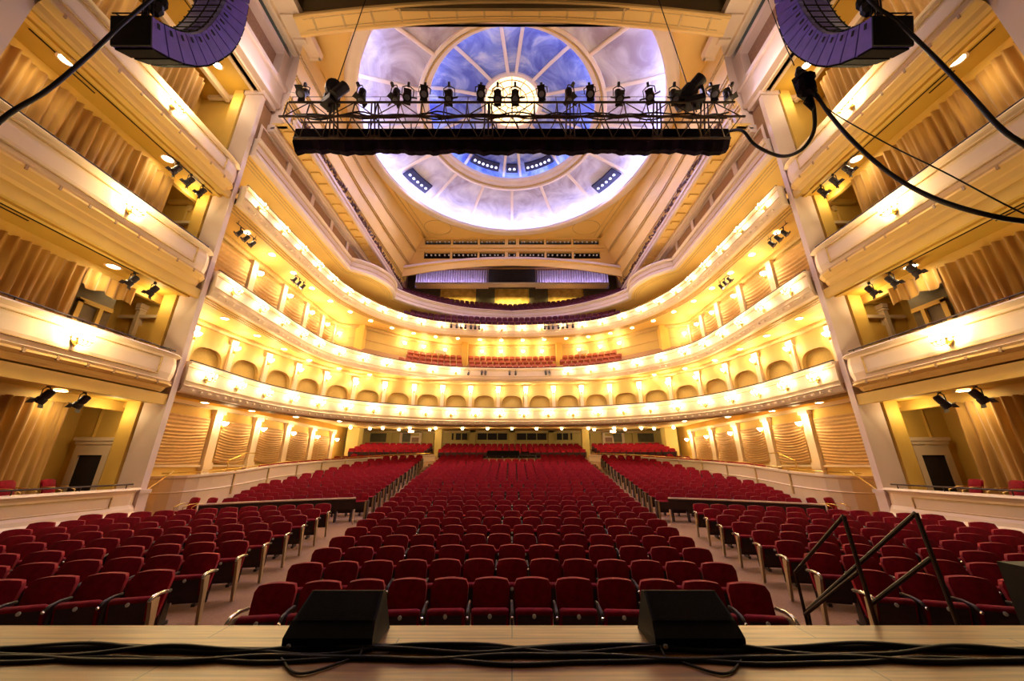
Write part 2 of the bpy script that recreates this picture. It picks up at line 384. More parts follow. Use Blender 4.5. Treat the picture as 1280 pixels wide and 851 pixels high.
# third-tier wall
mb = MB(); loft(mb, W3, 14.0, W3, 16.12); struct(mb.build('wall_third_tier', 'ochre'))

def swag(name, a, b, n, z0, z1, label, group, rows=15, out=.10):
    """tan swagged shade hung between two plan points: horizontal drooping folds"""
    mb = MB(); A = Vector(a); B = Vector(b); G = []
    nu, nv = 13, rows * 4
    for j in range(nv + 1):
        v = j / nv; r = []
        for i in range(nu + 1):
            u = i / nu; q = A.lerp(B, u); droop = .16 * (1 - (2 * u - 1) ** 2)
            ph = v * rows * 2 * PI
            o = out + .065 * math.sin(ph) * (0.35 + .65 * (1 - (2 * u - 1) ** 2))
            r.append((q.x + n[0] * o, q.y + n[1] * o, z1 - (z1 - z0) * v - droop * min(1, v * 3) * (1 - v * .3)))
        G.append(r)
    mb.grid(G)
    ob = mb.build(name, 'shade', smooth=True, fix=False)
    return tag(ob, label, 'curtain', group)
# parterre side walls with shades and pilasters
for s in (-1, 1):
    mb = MB(); mb.grid([[(s * 15.0, y, z) for y in (13.3, 20, 27, 33.4)] for z in (0, 2.6, 5.7)]); struct(mb.build('wall_' + SIDE[s], 'ochre'))
    ys_ = [18.5, 21.5, 24.55, 27.65, 30.8]
    mb = MB()
    for i, y in enumerate(ys_):
        mb.box(s * 14.98, s * 14.78, y - .24, y + .24, 1.5, 4.95); mb.box(s * 14.98, s * 14.70, y - .31, y + .31, 4.8, 5.0)
        mb.box(s * 14.98, s * 14.72, y - .29, y + .29, 2.2 + .05 * i, 2.5 + .06 * i)
    mb.box(s * 14.99, s * 14.85, 13.4, 31, 2.3, 2.4); mb.box(s * 14.99, s * 14.72, 13.4, 31.2, 5.0, 5.16)
    struct(mb.build('wall_' + SIDE[s] + '_pilasters', 'cream'))
    yy = [13.9] + ys_
    for i in range(5):
        zb = 2.45 + .08 * i
        swag('festoon_curtain', (s * 14.95, yy[i] + .42, 0), (s * 14.95, yy[i + 1] - .42, 0), (-s, 0), zb, 4.55,
             f"tan swagged shade under the first balcony, {ORD[i+1]} from the {SIDE[s]} pier", 'festoon curtains under the first balcony')
# second tier side shades
L2 = arclen(W2)
PIL2 = []
for s in (-1, 1):
    mb = MB(); yy = [14.1, 17.6, 20.4, 23.0, 25.2, 27.2]
    for i, y in enumerate(yy[1:]):
        mb.box(s * 14.48, s * 14.2, y - .2, y + .2, 9.6, 13.1)
        PIL2.append((s * 14.15, y))
    struct(mb.build('wall_second_tier_pilasters', 'cream'))
    for i in range(5):
        swag('festoon_curtain', (s * 14.4, yy[i] + .35, 0), (s * 14.35, yy[i + 1] - .32, 0), (-s, 0), 10.1, 12.85,
             f"tan shade on the second tier wall, {ORD[i+1]} from the {SIDE[s]} pier", 'shades on the second tier side walls', rows=14, out=.06)
    # small shades of the third tier
    y3 = [14.3, 16.6, 18.9, 21.2, 23.3]
    for i in range(4):
        swag('festoon_curtain', (s * 14.33, y3[i] + .3, 0), (s * 14.25, y3[i + 1] - .3, 0), (-s, 0), 14.5, 15.8,
             f"small tan shade on the third tier wall, {ORD[i+1]} from the {SIDE[s]} pier", 'small shades on the third tier', rows=6, out=.06)
    # piers at the end of the second tier wall
    mb = MB()
    mb.box(s * 12.9, s * 12.2, 27.9, 28.6, 9.2, 13.4); mb.box(s * 4.75, s * 4.2, 32.5, 33.1, 9.4, 13.4)
    struct(mb.build('wall_second_tier_pier', 'ochre'))
    mb = MB(); mb.box(s * 7.15, s * 6.15, 32.12, 32.3, 10.9, 12.5, rot=s * -.42); mb.box(s * 7.0, s * 6.3, 32.06, 32.14, 10.9, 12.35, rot=s * -.42)
    struct(mb.build('door_1', 'cream'))
    mb = MB(); mb.box(s * 6.9, s * 6.45, 32.0, 32.07, 10.9, 12.15, rot=s * -.42); struct(mb.build('door_1_leaf', 'olive'))

# rear wall under the first balcony
mb = MB(); mb.grid([[(x, 37.0, z) for x in (-15.2, 0, 15.2)] for z in (2.5, 5.7)])
for s in (-1, 1): mb.grid([[(s * 15.2, y, z) for y in (33.2, 37)] for z in (2.5, 5.7)])
struct(mb.build('wall_back', 'olive'))
mb = MB()
for s in (-1, 1):
    mb.box(s * 14.2, s * 13.2, 32.0, 33.0, 2.2, 5.6)     # square pier
    mb.box(s * 6.75, s * 6.15, 32.6, 33.2, 2.4, 5.6)     # pillar
    mb.box(s * 12.3, s * 11.9, 36.75, 37, 3.2, 5.6); mb.box(s * 8.0, s * 7.7, 36.75, 37, 3.2, 5.6)
    mb.box(s * 4.15, s * 3.6, 36.7, 37, 3.2, 5.6)
mb.box(-.28, .28, 36.7, 37, 3.2, 5.6)
struct(mb.build('wall_back_pillars', 'olive'))
mb = MB(); mb.box(-15.2, 15.2, 36.7, 37, 5.4, 5.6); mb.box(-15.2, 15.2, 36.8, 37, 4.45, 4.52); struct(mb.build('trim_6', 'mould'))
n = 0
for x0, x1 in ((-8.0, -7.35), (-6.0, -5.75), (-5.6, -4.4), (-3.45, -.45), (.45, 3.45), (4.4, 5.6), (5.75, 6.0), (7.35, 8.0)):
    n += 1
    w = empty('window_%d' % n); w['kind'] = 'structure'
    mb = MB(); mb.box(x0, x1, 36.9, 36.99, 4.7, 5.38); mb.build('pane', 'dark', w)
    mb = MB()
    k = 3 if x1 - x0 > 2 else (1 if x1 - x0 < .8 else 2)
    for i in range(k + 1):
        xx = x0 + (x1 - x0) * i / k; mb.box(xx - .035, xx + .035, 36.84, 36.98, 4.66, 5.42)
    mb.box(x0, x1, 36.84, 36.98, 4.66, 4.72); mb.box(x0, x1, 36.84, 36.98, 5.36, 5.42)
    mb.build('window_frame', 'olive', w)
for s in (-1, 1):
    d = empty('door_2' if s < 0 else 'door_3', (s * 10.0, 36.9, 3.0)); d['kind'] = 'structure'
    mb = MB()
    for xx in (-.95, .95): mb.box(xx - .12, xx + .12, -.2, .1, 0, 2.35)
    mb.box(-1.07, 1.07, -.2, .1, 2.35, 2.52); mb.build('door_frame', 'cream', d)
    mb = MB(); mb.box(s * .05, s * .83, -.1, 0, 0, 2.35); mb.build('door_leaf', 'greydoor', d)
    mb = MB(); mb.box(-s * .78, -s * .12, -.08, .0, 0, 1.95); mb.build('door_leaf', 'brownpanel', d)
    mb = MB(); mb.box(-s * .12, s * .02, -.14, 0, 0, 2.1); mb.box(-s * .82, s * .02, -.14, 0, 1.95, 2.1); mb.build('door_frame', 'cream', d)
    d = empty('door_4' if s < 0 else 'door_5', (s * 13.2, 36.9, 3.0)); d['kind'] = 'structure'
    mb = MB(); mb.box(-.8, .8, -.1, 0, 0, 2.35); mb.build('door_leaf', 'greydoor', d)
    mb = MB(); mb.box(-.9, -.8, -.14, 0, 0, 2.35); mb.box(.8, .9, -.14, 0, 0, 2.35); mb.box(-.9, .9, -.14, 0, 2.35, 2.45); mb.build('door_frame', 'olive', d)
    e = MB(); e.box(s * 10 - .25, s * 10 + .25, 36.68, 36.74, 5.44, 5.58)
    tag(e.build('exit_sign_lamp', 'downlens'), f"small lit lamp above the {SIDE[s]} rear doorway under the first balcony", 'lamp')

# parterre platform parapet
for s in (-1, 1):
    P = spline([(s * -1 * x, y) for x, y in PAR]); P = [( -x if False else x, y) for x, y in P]
    if s > 0: pass
    ns = normals(P); sg = 1 if ns[len(ns) // 2][0] * -s > 0 else -1
    rows = []
    for p, nn in zip(P, ns):
        zt = par_top(p); nx, ny = nn[0] * sg, nn[1] * sg
        prof = [(0, 0), (0, zt - .65), (.04, zt - .62), (0, zt - .58), (0, zt - .14), (.08, zt - .08), (.08, zt), (-.14, zt), (-.14, 0)]
        rows.append([(p[0] + nx * o, p[1] + ny * o, z) for o, z in prof])
    mb = MB(); mb.grid(rows); struct(mb.build('parterre_parapet', 'front'))
    mb = MB()
    LL = arclen(P)
    for k in range(2, int(LL[-1] / 2.1)):
        q, nn = at_len(P, LL, k * 2.1); mb.obox((q[0] + nn[0] * sg * .02, q[1] + nn[1] * sg * .02, par_top(q) - .45), Vector((nn[1], -nn[0], 0)), Vector((nn[0], nn[1], 0)), Vector((0, 0, 1)), .03, .03, .5)
    struct(mb.build('trim_7', 'mould'))
    mb = MB(); wallp = [(s * 15.0, 15.0), (s * 15.0, 33), (s * 15.0, 36.9), (s * 9, 36.9), (s * 6.3, 36.9)]
    WP = spline(wallp); loft(mb, P, lambda p: par_top(p) - .82, WP, lambda p: par_top(p) - .6); struct(mb.build('parterre_floor', 'carpet'))
    mb = MB(); zr = .1
    mb.tube([(s * (abs(p[0]) + .02), p[1], par_top(p) + .1) for p in P[4::3]], .02, 5)
    tag(mb.build('brass_handrail', 'brass'), f"thin brass rail along the {SIDE[s]} parterre parapet", 'rail')
    mb = MB(); mb.tube([(s * 13.2, 13.95, 1.45), (s * 13.2, 14.8, 2.05), (s * 13.5, 15.3, 2.15)], .03, 6); mb.tube([(s * 13.2, 13.95, 1.45), (s * 13.2, 13.95, .4)], .025, 6)
    mb2 = MB(); mb2.tube([(s * 14.3, 19.2, 2.6), (s * 14.2, 20.2, 3.0), (s * 14.1, 20.9, 3.0)], .03, 6); mb2.tube([(s * 14.3, 19.2, 2.62), (s * 14.3, 19.2, 1.6)], .025, 6)
    tag(mb2.build('stair_handrail', 'brass'), f"short brass handrail in front of the {SIDE[s]} festoon curtains", 'rail')
    tag(mb.build('stair_handrail', 'brass'), f"brass stair handrail rising beside the {SIDE[s]} pier", 'rail')

# ================================================================== SIDE BOXES
LV = [(1.68, 0.95, 0.0, 1.1, 4.55), (6.2, 5.25, 4.85, 5.3, 8.75), (10.62, 9.6, 9.0, 9.75, 13.6), (15.1, 14.1, 13.55, 14.3, 20.0)]
def curtain(name, s, x, y0, y1, z0, z1, label, group, tilt=0.0):
    mb = MB(); rows = []; n = int((y1 - y0) / .03)
    rnd = random.Random(int(z0 * 10) + s); ph = [rnd.uniform(0, 6) for _ in range(4)]
    for j in range(9):
        v = j / 8; r = []
        for i in range(n + 1):
            y = y0 + (y1 - y0) * i / n
            w = .15 * (abs(math.sin(y * 11 + ph[0] + .9 * math.sin(y * 2.1 + ph[1] + v * .6))) ** .7 - .5) + .07 * math.sin(y * 27 + ph[2] + 1.2 * v) + .06 * math.sin(y * 5.1 + v * 1.5 + ph[3])
            r.append((s * (x - .14 + w * (.6 + .6 * v)), y + .05 * v * math.sin(y * 3), z1 - (z1 - z0) * v))
        rows.append(r)
    mb.grid(rows); o = mb.build(name, 'curtain', smooth=True, fix=False)
    return tag(o, label, 'curtain', group)
LVN = ['ground-level', 'first-tier', 'second-tier', 'third-tier']
for s in (-1, 1):
    sn = SIDE[s]
    # pier
    mb = MB(); mb.box(s * 13.2, s * 12.38, 12.97, 13.2, 0.2, 20.0); mb.box(s * 13.25, s * 12.3, 12.9, 13.25, .2, 1.5); mb.box(s * 13.28, s * 12.26, 12.86, 13.27, 1.5, 1.62)
    mb.box(s * 13.3, s * 12.3, 12.9, 13.85, 19.75, 20.0); mb.box(s * 13.0, s * 11.62, 14.0, 14.15, 18.9, 25.6); struct(mb.build('wall_%s_pier' % sn, 'lav'))
    mb = MB(); mb.box(s * 13.75, s * 13.25, 12.9, 13.3, 0.8, 20.0)
    struct(mb.build('wall_%s_reveal' % sn, 'ochre'))
    mb = MB()
    mb.grid([[(s * 15.8, y, z) for y in (-1, 6, 13.4)] for z in (0, 20.3)]); mb.grid([[(s * x, 13.4, z) for x in (15.8, 13.2)] for z in (0, 20.3)])
    struct(mb.build('wall_%s_boxes' % sn, 'ochre'))
    # near proscenium pier
    mb = MB(); mb.box(s * 17, s * 12.35, 4.4, 6.0, 0, 26); struct(mb.build('wall_%s_proscenium' % sn, 'lav'))
    for k, (zt, zf, zb, fl, ce) in enumerate(LV):
        pth = [(s * 12.25, 6.0), (s * 12.25, 9), (s * 12.25, 12.2), (s * 12.28, 12.6), (s * 12.4, 12.85), (s * 12.7, 12.95)]
        h = zt - zf
        if k == 0:
            prof = [(.1, zt), (.14, zt - .05), (.06, zt - .1), (.02, zt - .16), (.02, zt - .5), (.1, zt - .62), (.12, zt - .72), (.2, zt - .8), (.22, zt - 1.0), (.22, 0), (-.25, 0), (-.25, zt)]
        else:
            prof = [(.1, zt), (.14, zt - .05), (.06, zt - .1), (0, zt - .14), (.05, zt - h * .4), (.05, zt - h * .75), (0, zf), (.06, zf - .03), (.02, zf - .08), (-.25, zf - .08), (-.25, zt)]
        mb = MB(); pp = pth[:3] + pth[3:]
        ns = normals(pp)
        rows = []
        for p, nn in zip(pp, ns):
            nx, ny = nn[0], nn[1]
            if nx * -s < 0: nx, ny = -nx, -ny
            rows.append([(p[0] + nx * o, p[1] + ny * o, z) for o, z in prof])
        rows = [r + [r[0]] for r in rows]
        mb.grid(rows); mb.add(rows[-1][:-1], [tuple(range(len(prof)))])
        struct(mb.build('box_parapet', 'front'))
        if k:
            prof2 = [(.02, zf - .085), (.07, zf - .1), (.07, zf - .16), (-.02, zf - (zf - zb) * .55), (-.06, zf - (zf - zb) * .6), (-.10, zb + .08), (-.16, zb), (-.45, zb), (-.45, zb + .3), (-.25, zb + .3), (-.25, zf - .085)]
            rows = []
            for p, nn in zip(pp, ns):
                nx, ny = nn[0], nn[1]
                if nx * -s < 0: nx, ny = -nx, -ny
                rows.append([(p[0] + nx * o, p[1] + ny * o, z) for o, z in prof2])
            mb = MB(); mb.grid([r + [r[0]] for r in rows]); mb.add(rows[-1], [tuple(range(len(prof2)))]); struct(mb.build('box_under_moulding', 'ceil'))
        # moulded panel outline & dentil pegs
        mb = MB()
        if k:
            for z in (zt - .26, zf + .12): mb.box(s * 12.21, s * 12.165, 6.0, 12.1, z, z + .03)
            mb.box(s * 12.21, s * 12.165, 12.07, 12.1, zf + .12, zt - .23)
        else:
            for z in (zt - .24, zt - .55): mb.box(s * 12.24, s * 12.2, 6.0, 12.0, z, z + .03)
            mb.box(s * 12.24, s * 12.2, 11.97, 12.0, zt - .55, zt - .24)
        struct(mb.build('trim_8', 'mould'))
        if k:
            mb = MB()
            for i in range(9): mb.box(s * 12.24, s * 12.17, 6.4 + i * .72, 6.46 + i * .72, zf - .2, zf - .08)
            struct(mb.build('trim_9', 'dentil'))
        mb = MB(); mb.tube([(s * 12.3, 6.0, zt + .12), (s * 12.3, 12.6, zt + .12)], .025, 6)
        for y in (6.6, 8.1, 9.6, 11.1, 12.4): mb.tube([(s * 12.3, y, zt), (s * 12.3, y, zt + .12)], .015, 5)
        tag(mb.build('box_handrail', 'bronze'), f"slim bronze handrail on top of the {sn} {LVN[k]} box front", 'rail', 'handrails on the box fronts')
        xc = [14.15, 14.0, 13.85, 14.3][k]
        # floor + ceiling
        mb = MB(); mb.box(s * 15.8, s * 12.4, 6.0, 13.4, fl - .2, fl); struct(mb.build('box_floor', 'carpet'))
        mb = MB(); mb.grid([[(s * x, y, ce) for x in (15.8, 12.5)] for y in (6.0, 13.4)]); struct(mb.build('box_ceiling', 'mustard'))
        mb = MB()
        mb.box(s * 12.55, s * 12.42, 6.0, 13.0, ce - .12, ce + .25); mb.box(s * 12.95, s * 12.8, 6.0, 13.2, ce - .07, ce); mb.box(s * (xc + .12), s * (xc - .06), 6.0, 13.3, ce - .32, ce)
        mb.box(s * 15.3, s * 12.8, 13.15, 13.3, ce - .2, ce)
        struct(mb.build('box_cornice', 'cream' if k == 3 else 'ochre'))
        mb = MB()
        mb.box(s * 13.12, s * 13.09, 6.5, 11.2, ce - .03, ce - .005); mb.box(s * 13.3, s * 13.27, 7.6, 8.3, ce - .03, ce - .005)
        tag(mb.build('ceiling_track', 'bronze'), f"thin dark lighting track on the ceiling of the {sn} {LVN[k]} box", 'track', 'ceiling tracks in the boxes')
        ye = [11.5, 10.4, 11.7, 11.9][k]; xc = [14.15, 14.0, 13.85, 14.3][k]
        curtain('gold_curtain', s, xc, 6.05, ye, fl, ce - (.9 if k == 3 else .3), f"pleated gold curtain hanging in the {sn} {LVN[k]} box", 'gold curtains in the side boxes')
        # end-wall doorway
        if k == 0:
            d = empty('box_doorway', (s * 14.75, 13.35, fl)); 
            mb = MB(); mb.box(-.62, -.42, -.12, .0, 0, 1.62); mb.box(.42, .62, -.12, 0, 0, 1.62); mb.box(-.62, .62, -.12, 0, 1.62, 2.1); mb.box(-.72, .72, -.18, 0, 2.1, 2.22); mb.box(-.66, .66, -.15, 0, 1.98, 2.1)
            mb.build('door_frame', 'cream', d); mb = MB(); mb.box(-.42, .42, -.06, 0, 0, 1.62); mb.build('door_opening', 'dark', d); struct(d)
        elif k < 3:
            d = empty('box_doorway', (s * 14.5, 13.35, fl))
            mb = MB(); mb.box(.5 * -s, .72 * -s, -.14, 0, 0, 2.5); mb.box(-1.1, 1.1, -.16, 0, 2.6, 2.72); mb.build('door_frame', 'cream', d)
            mb = MB(); mb.box(-.75, .45, -.05, 0, .0, 2.3) if s < 0 else mb.box(-.45, .75, -.05, 0, 0, 2.3); mb.build('door_leaf', 'ochre', d)
            mb = MB(); mb.lathe([(.04, 0), (.05, .03), (.03, .08)], 10, (.2, -.05, 1.2), (0, -1, 0)); mb.build('door_knob', 'bronze', d); struct(d)
        if k == 1:
            # swagged valance over a dark recessed doorway
            o = empty('curtained_doorway', (s * 14.05, 11.15, fl)); struct(o)
            mb = MB(); mb.box(.3 * s, .4 * s, -.8, .75, 0, 3.1); mb.build('door_opening', 'door', o)
            mb = MB(); mb.box(.2 * s, .3 * s, -.35, -.2, 0, 2.3); mb.box(.2 * s, .3 * s, -.35, .7, 2.2, 2.35); mb.box(.2 * s, .3 * s, .3, .42, 0, 2.2); mb.build('door_frame', 'ochre', o)
            mb = MB(); G = []
            for j in range(7):
                v = j / 6
                G.append([(s * (13.84 + .05 * math.sin(y * 21)), y, ce - .25 - (.62 + .06 * math.sin(y * 9)) * v) for y in [10.35 + i * .04 for i in range(41)]])
            mb.grid(G); tag(mb.build('swag_valance', 'curtain', smooth=True, fix=False), f"short gold valance over the dark doorway in the {sn} first-tier box", 'curtain')
    # upper fascia above the boxes: band, windows, cornice
    mb = MB()
    x = s * 12.3
    mb.box(s * 12.9, s * 12.2, 3.0, 13.9, 20.25, 21.2); mb.box(s * 12.9, s * 12.1, 3.0, 13.9, 20.0, 20.25); mb.box(s * 12.9, s * 12.05, 3.0, 13.95, 21.2, 21.45)
    struct(mb.build('wall_%s_fascia' % sn, 'lav'))
    mb = MB(); yy = [3.0, 6.6, 10.2, 13.9]
    for a, b in zip(yy, yy[1:]):
        bay(mb, (s * 12.3, a), (s * 12.3, b), 21.4, 24.1, (1.35, 21.75, 23.4, 23.4), .45, (-s, 0), arch=False)
    mb.box(s * 12.9, s * 12.3, 13.9, 14.0, 20, 24.3)
    struct(mb.build('wall_%s_attic' % sn, ['lav', 'brownpanel']))
    mb = MB()
    mb.box(s * 12.4, s * 11.0, 3.0, 14.3, 24.35, 24.45); mb.box(s * 12.35, s * 12.0, 3, 14.3, 24.1, 24.35); mb.box(s * 11.05, s * 10.9, 3.0, 14.35, 24.3, 24.75)
    mb.box(s * 12.4, s * 10.95, 14.2, 14.35, 24.3, 24.75)
    struct(mb.build('cornice_%s_boxes' % sn, 'cream'))
    mb = MB()
    for i in range(9): mb.box(s * 11.9, s * 11.25, 4.0 + i * 1.15, 4.28 + i * 1.15, 24.2, 24.35)
    struct(mb.build('trim_10', 'cream'))

# ================================================================== HALL FRIEZE, CORNICE, COVE
for s in (-1, 1):
    sn = SIDE[s]
    mb = MB(); yy = [13.4, 15.9, 18.4, 20.9, 23.4, 25.9]
    for a, b in zip(yy, yy[1:]): bay(mb, (s * 12.4, a), (s * 12.4, b), 17.2, 18.5, (1.08, 17.35, 18.3, 18.3), .5, (-s, 0), arch=False)
    mb.grid([[(s * 12.4, y, z) for y in (25.9, 34)] for z in (17.2, 18.5)])
    struct(mb.build('wall_%s_clerestory' % sn, ['lav', 'brownpanel']))
    mb = MB(); mb.box(s * 12.6, s * 12.15, 13.9, 34, 18.42, 18.9); mb.box(s * 12.35, s * 12.08, 13.9, 34, 18.62, 18.72); struct(mb.build('wall_%s_beam' % sn, 'lav'))
    mb = MB(); mb.box(s * 12.3, s * 11.25, 13.9, 33, 18.9, 19.0); struct(mb.build('cornice_%s_soffit' % sn, 'ceil'))
    mb = MB(); mb.box(s * 11.3, s * 11.12, 13.9, 33, 18.82, 19.2); mb.box(s * 11.16, s * 11.06, 13.9, 33, 19.1, 19.3); struct(mb.build('cornice_%s_lip' % sn, 'lav'))
    mb = MB()
    for i in range(20): mb.box(s * 12.0, s * 11.45, 14.3 + i * .92, 14.55 + i * .92, 18.8, 18.9)
    struct(mb.build('trim_11', 'ceil'))
    # leafy cresting on the cornice lip
    mb = MB(); rnd = random.Random(3)
    y = 14.2
    while y < 32.6:
        r = rnd.uniform(.10, .2); zc = 19.45 + rnd.uniform(-.05, .22)
        for k in range(3):
            a = rnd.uniform(0, PI); c = Vector((s * (11.15 - rnd.uniform(0, .15)), y + rnd.uniform(-.1, .1), zc + rnd.uniform(-.1, .1)))
            ax = Vector((.3, math.cos(a), math.sin(a))).normalized()
            mb.lathe([(.01, -r), (.05, -r * .4), (.06, r * .2), (.01, r)], 5, c, ax)
        y += rnd.uniform(.16, .34)
    mb.box(s * 11.2, s * 11.1, 14, 32.8, 19.28, 19.36)
    tag(mb.build('leafy_cresting', 'crest'), f"dark leafy ornamental cresting along the {sn} hall cornice", 'ornament')
    # cove
    mb = MB(); rows = []
    prof0 = [(11.7, 19.0), (11.7, 19.9), (11.55, 20.5), (11.5, 22.0), (11.6, 23.6), (11.6, 25.1)]
    prof1 = [(11.4, 19.0), (11.3, 19.9), (11.0, 20.5), (10.6, 22.0), (10.0, 23.6), (9.35, 25.1)]
    for y, t in ((13.6, 0), (18, .02), (22, .12), (26, .4), (30, .75), (33.2, 1)):
        rows.append([(s * (a[0] + (b[0] - a[0]) * t), y, a[1]) for a, b in zip(prof0, prof1)])
    mb.grid(rows); struct(mb.build('cove_' + sn, 'ceil'))
    mb = MB()
    for q in (1, 2, 3, 4):
        for d in (0, .22):
            mb.tube([(r[q][0] - s * .03, r[q][1], r[q][2] - d) for r in rows], .05, 5)
    struct(mb.build('trim_12', 'mould'))

# ================================================================== CEILING + DOME
CY, RD, HC = 20.6, 10.7, 25.1
def bx(y): # ceiling half width
    T = [(11.0, 11.7), (18, 11.65), (22, 11.35), (26, 10.75), (30, 9.95), (33.2, 9.35)]
    for (a, xa), (b, xb) in zip(T, T[1:]):
        if y <= b: return xa + (xb - xa) * max(0, (y - a)) / (b - a)
    return 9.35
mb = MB(); N = 128; inn = []; out = []
for k in range(N):
    a = 2 * PI * k / N; c, q = math.cos(a), math.sin(a); t = RD + .1
    if CY + q * t < 12.9: t = (12.9 - CY) / q
    inn.append((c * t, CY + q * t, HC))
    while True:
        X, Y = c * t, CY + q * t
        if abs(X) >= bx(Y) or Y > 33.2 or Y < 12.9: break
        t += .02
    out.append((X, Y, HC))
vs = inn + out; mb.add(vs, [(i, (i + 1) % N, (i + 1) % N + N, i + N) for i in range(N)])
mb.add([(-9.35, 33.2, HC), (-9.0, 33.2, HC), (-9.35, 31.5, HC)], [(0, 1, 2)]); mb.add([(9.35, 33.2, HC), (9.0, 33.2, HC), (9.35, 31.5, HC)], [(0, 1, 2)])
mb.grid([[(-12, y, HC + .3), (12, y, HC + .3)] for y in (31.9, 34)])
struct(mb.build('ceiling', 'ceil'))
def ring(mb, prof, n=96):
    rows = [[(math.cos(2 * PI * k / n) * r, max(13.0, CY + math.sin(2 * PI * k / n) * r), z) for r, z in prof] for k in range(n + 1)]
    mb.grid(rows)
mb = MB(); ring(mb, [(11.45, 25.11), (11.4, 24.98), (11.2, 24.93), (10.95, 24.96), (10.85, 24.9), (10.68, 24.92), (10.64, 25.05), (10.64, 25.22), (11.2, 25.22)]); struct(mb.build('dome_rim', 'rib', smooth=True))
mb = MB(); ring(mb, [(11.4, 25.3), (11.55, 25.6), (11.45, 26.0), (10.9, 26.25), (9.5, 26.5), (8.2, 26.75), (6.95, 26.92)]); struct(mb.build('dome_outer_shell', 'sky_outer', smooth=True))
mb = MB(); ring(mb, [(7.05, 26.95), (7.0, 26.82), (6.8, 26.8), (6.75, 26.95), (6.55, 27.0), (6.5, 27.2), (6.3, 27.25), (6.2, 27.45), (6.2, 27.62), (6.5, 27.62)]); struct(mb.build('dome_inner_ring', 'rib', smooth=False))
mb = MB(); ring(mb, [(6.72, 26.9), (6.62, 26.9), (6.62, 26.97), (6.72, 26.97)]); struct(mb.build('trim_13', 'mould'))
mb = MB(); ring(mb, [(6.6, 27.7), (6.75, 27.95), (6.6, 28.2), (5.5, 28.55), (4, 28.85), (2.3, 29.05)]); struct(mb.build('dome_inner_shell', 'sky_inner', smooth=True))
mb = MB(); ring(mb, [(2.45, 29.06), (2.4, 28.92), (2.2, 28.9), (2.1, 28.98), (2.05, 29.1), (2.3, 29.2)]); struct(mb.build('dome_eye_ring', 'rib'))
# ribs
mb = MB()
def radial(mb, ang, prof, w, d):
    c, q = math.cos(ang), math.sin(ang); rows = []
    for r, z in prof:
        px, py = c * r, CY + q * r
        rows.append([(px - q * w, py + c * w, z + .02), (px - q * w, py + c * w, z - d), (px - q * w * .5, py + c * w * .5, z - d * 1.6), (px + q * w * .5, py - c * w * .5, z - d * 1.6), (px + q * w, py - c * w, z - d), (px + q * w, py - c * w, z + .02)])
    mb.grid(rows)
for k in [q for q in range(16) if q not in (7, 8, 9)]: radial(mb, PI / 2 + k * PI / 8, [(11.3, 26.02), (10.9, 26.22), (9.5, 26.47), (8.2, 26.72), (6.95, 26.9)], .13, .06)
struct(mb.build('dome_outer_ribs', 'rib'))
mb = MB()
for a in (7, 40, 73, 107, 140, 173):
    for q in (-1, 1): radial(mb, PI / 2 + q * R(a), [(6.6, 28.15), (5.5, 28.5), (4, 28.8), (2.3, 29.0)], .12, .05)
struct(mb.build('dome_inner_ribs', 'rib'))
# lantern eye
eye = empty('dome_lantern', (0, CY, 29.15))
M['eye'] = mat('lit_lantern_glass', (1, .85, .5), (.9, .6, .2), 1.2, 0.5, emit=(1, .72, .36), es=1.6)
mb = MB(); mb.lathe([(2.1, 0), (1.5, .12), (.8, .2), (.02, .24)], 40, (0, 0, 0), cap=False); mb.build('lantern_glass', 'eye', eye, smooth=True)
mb = MB()
for r, z in ((1.75, .0), (1.2, .08), (.6, .14)): mb.tube([(math.cos(2 * PI * k / 32) * r, math.sin(2 * PI * k / 32) * r, z) for k in range(32)], .04, 5, closed=True)
for k in range(12):
    a = 2 * PI * k / 12; mb.tube([(math.cos(a) * .6, math.sin(a) * .6, .14), (math.cos(a) * 2.08, math.sin(a) * 2.08, -.02)], .035, 5)
mb.build('lantern_frame', 'mould', eye)
tag(eye, 'round glowing amber lantern at the centre of the painted sky dome', 'lantern')
# cove tubes
M['tube_out'] = mat('cove_tube_glow', (1, 1, 1), None, 3, .5, emit=(0.52, 0.58, 1.0), es=36)
M['tube_in'] = mat('inner_cove_tube_glow', (1, 1, 1), None, 3, .5, emit=(0.36, 0.5, 1.0), es=9)
mb = MB(); a0 = -math.asin((CY - 13.4) / 11.1); mb.tube([(math.cos(a0 + (PI - 2 * a0) * k / 60) * 11.1, CY + math.sin(a0 + (PI - 2 * a0) * k / 60) * 11.1, 25.36) for k in range(61)], .05, 6)
tag(mb.build('cove_light_tube', 'tube_out'), 'blue white cove light hidden behind the outer rim of the dome', 'light')
mb = MB(); mb.tube([(math.cos(2 * PI * k / 60) * 6.45, CY + math.sin(2 * PI * k / 60) * 6.45, 27.74) for k in range(60)], .04, 6, closed=True)
tag(mb.build('cove_light_tube', 'tube_in'), 'blue cove light hidden behind the inner ring of the dome', 'light')
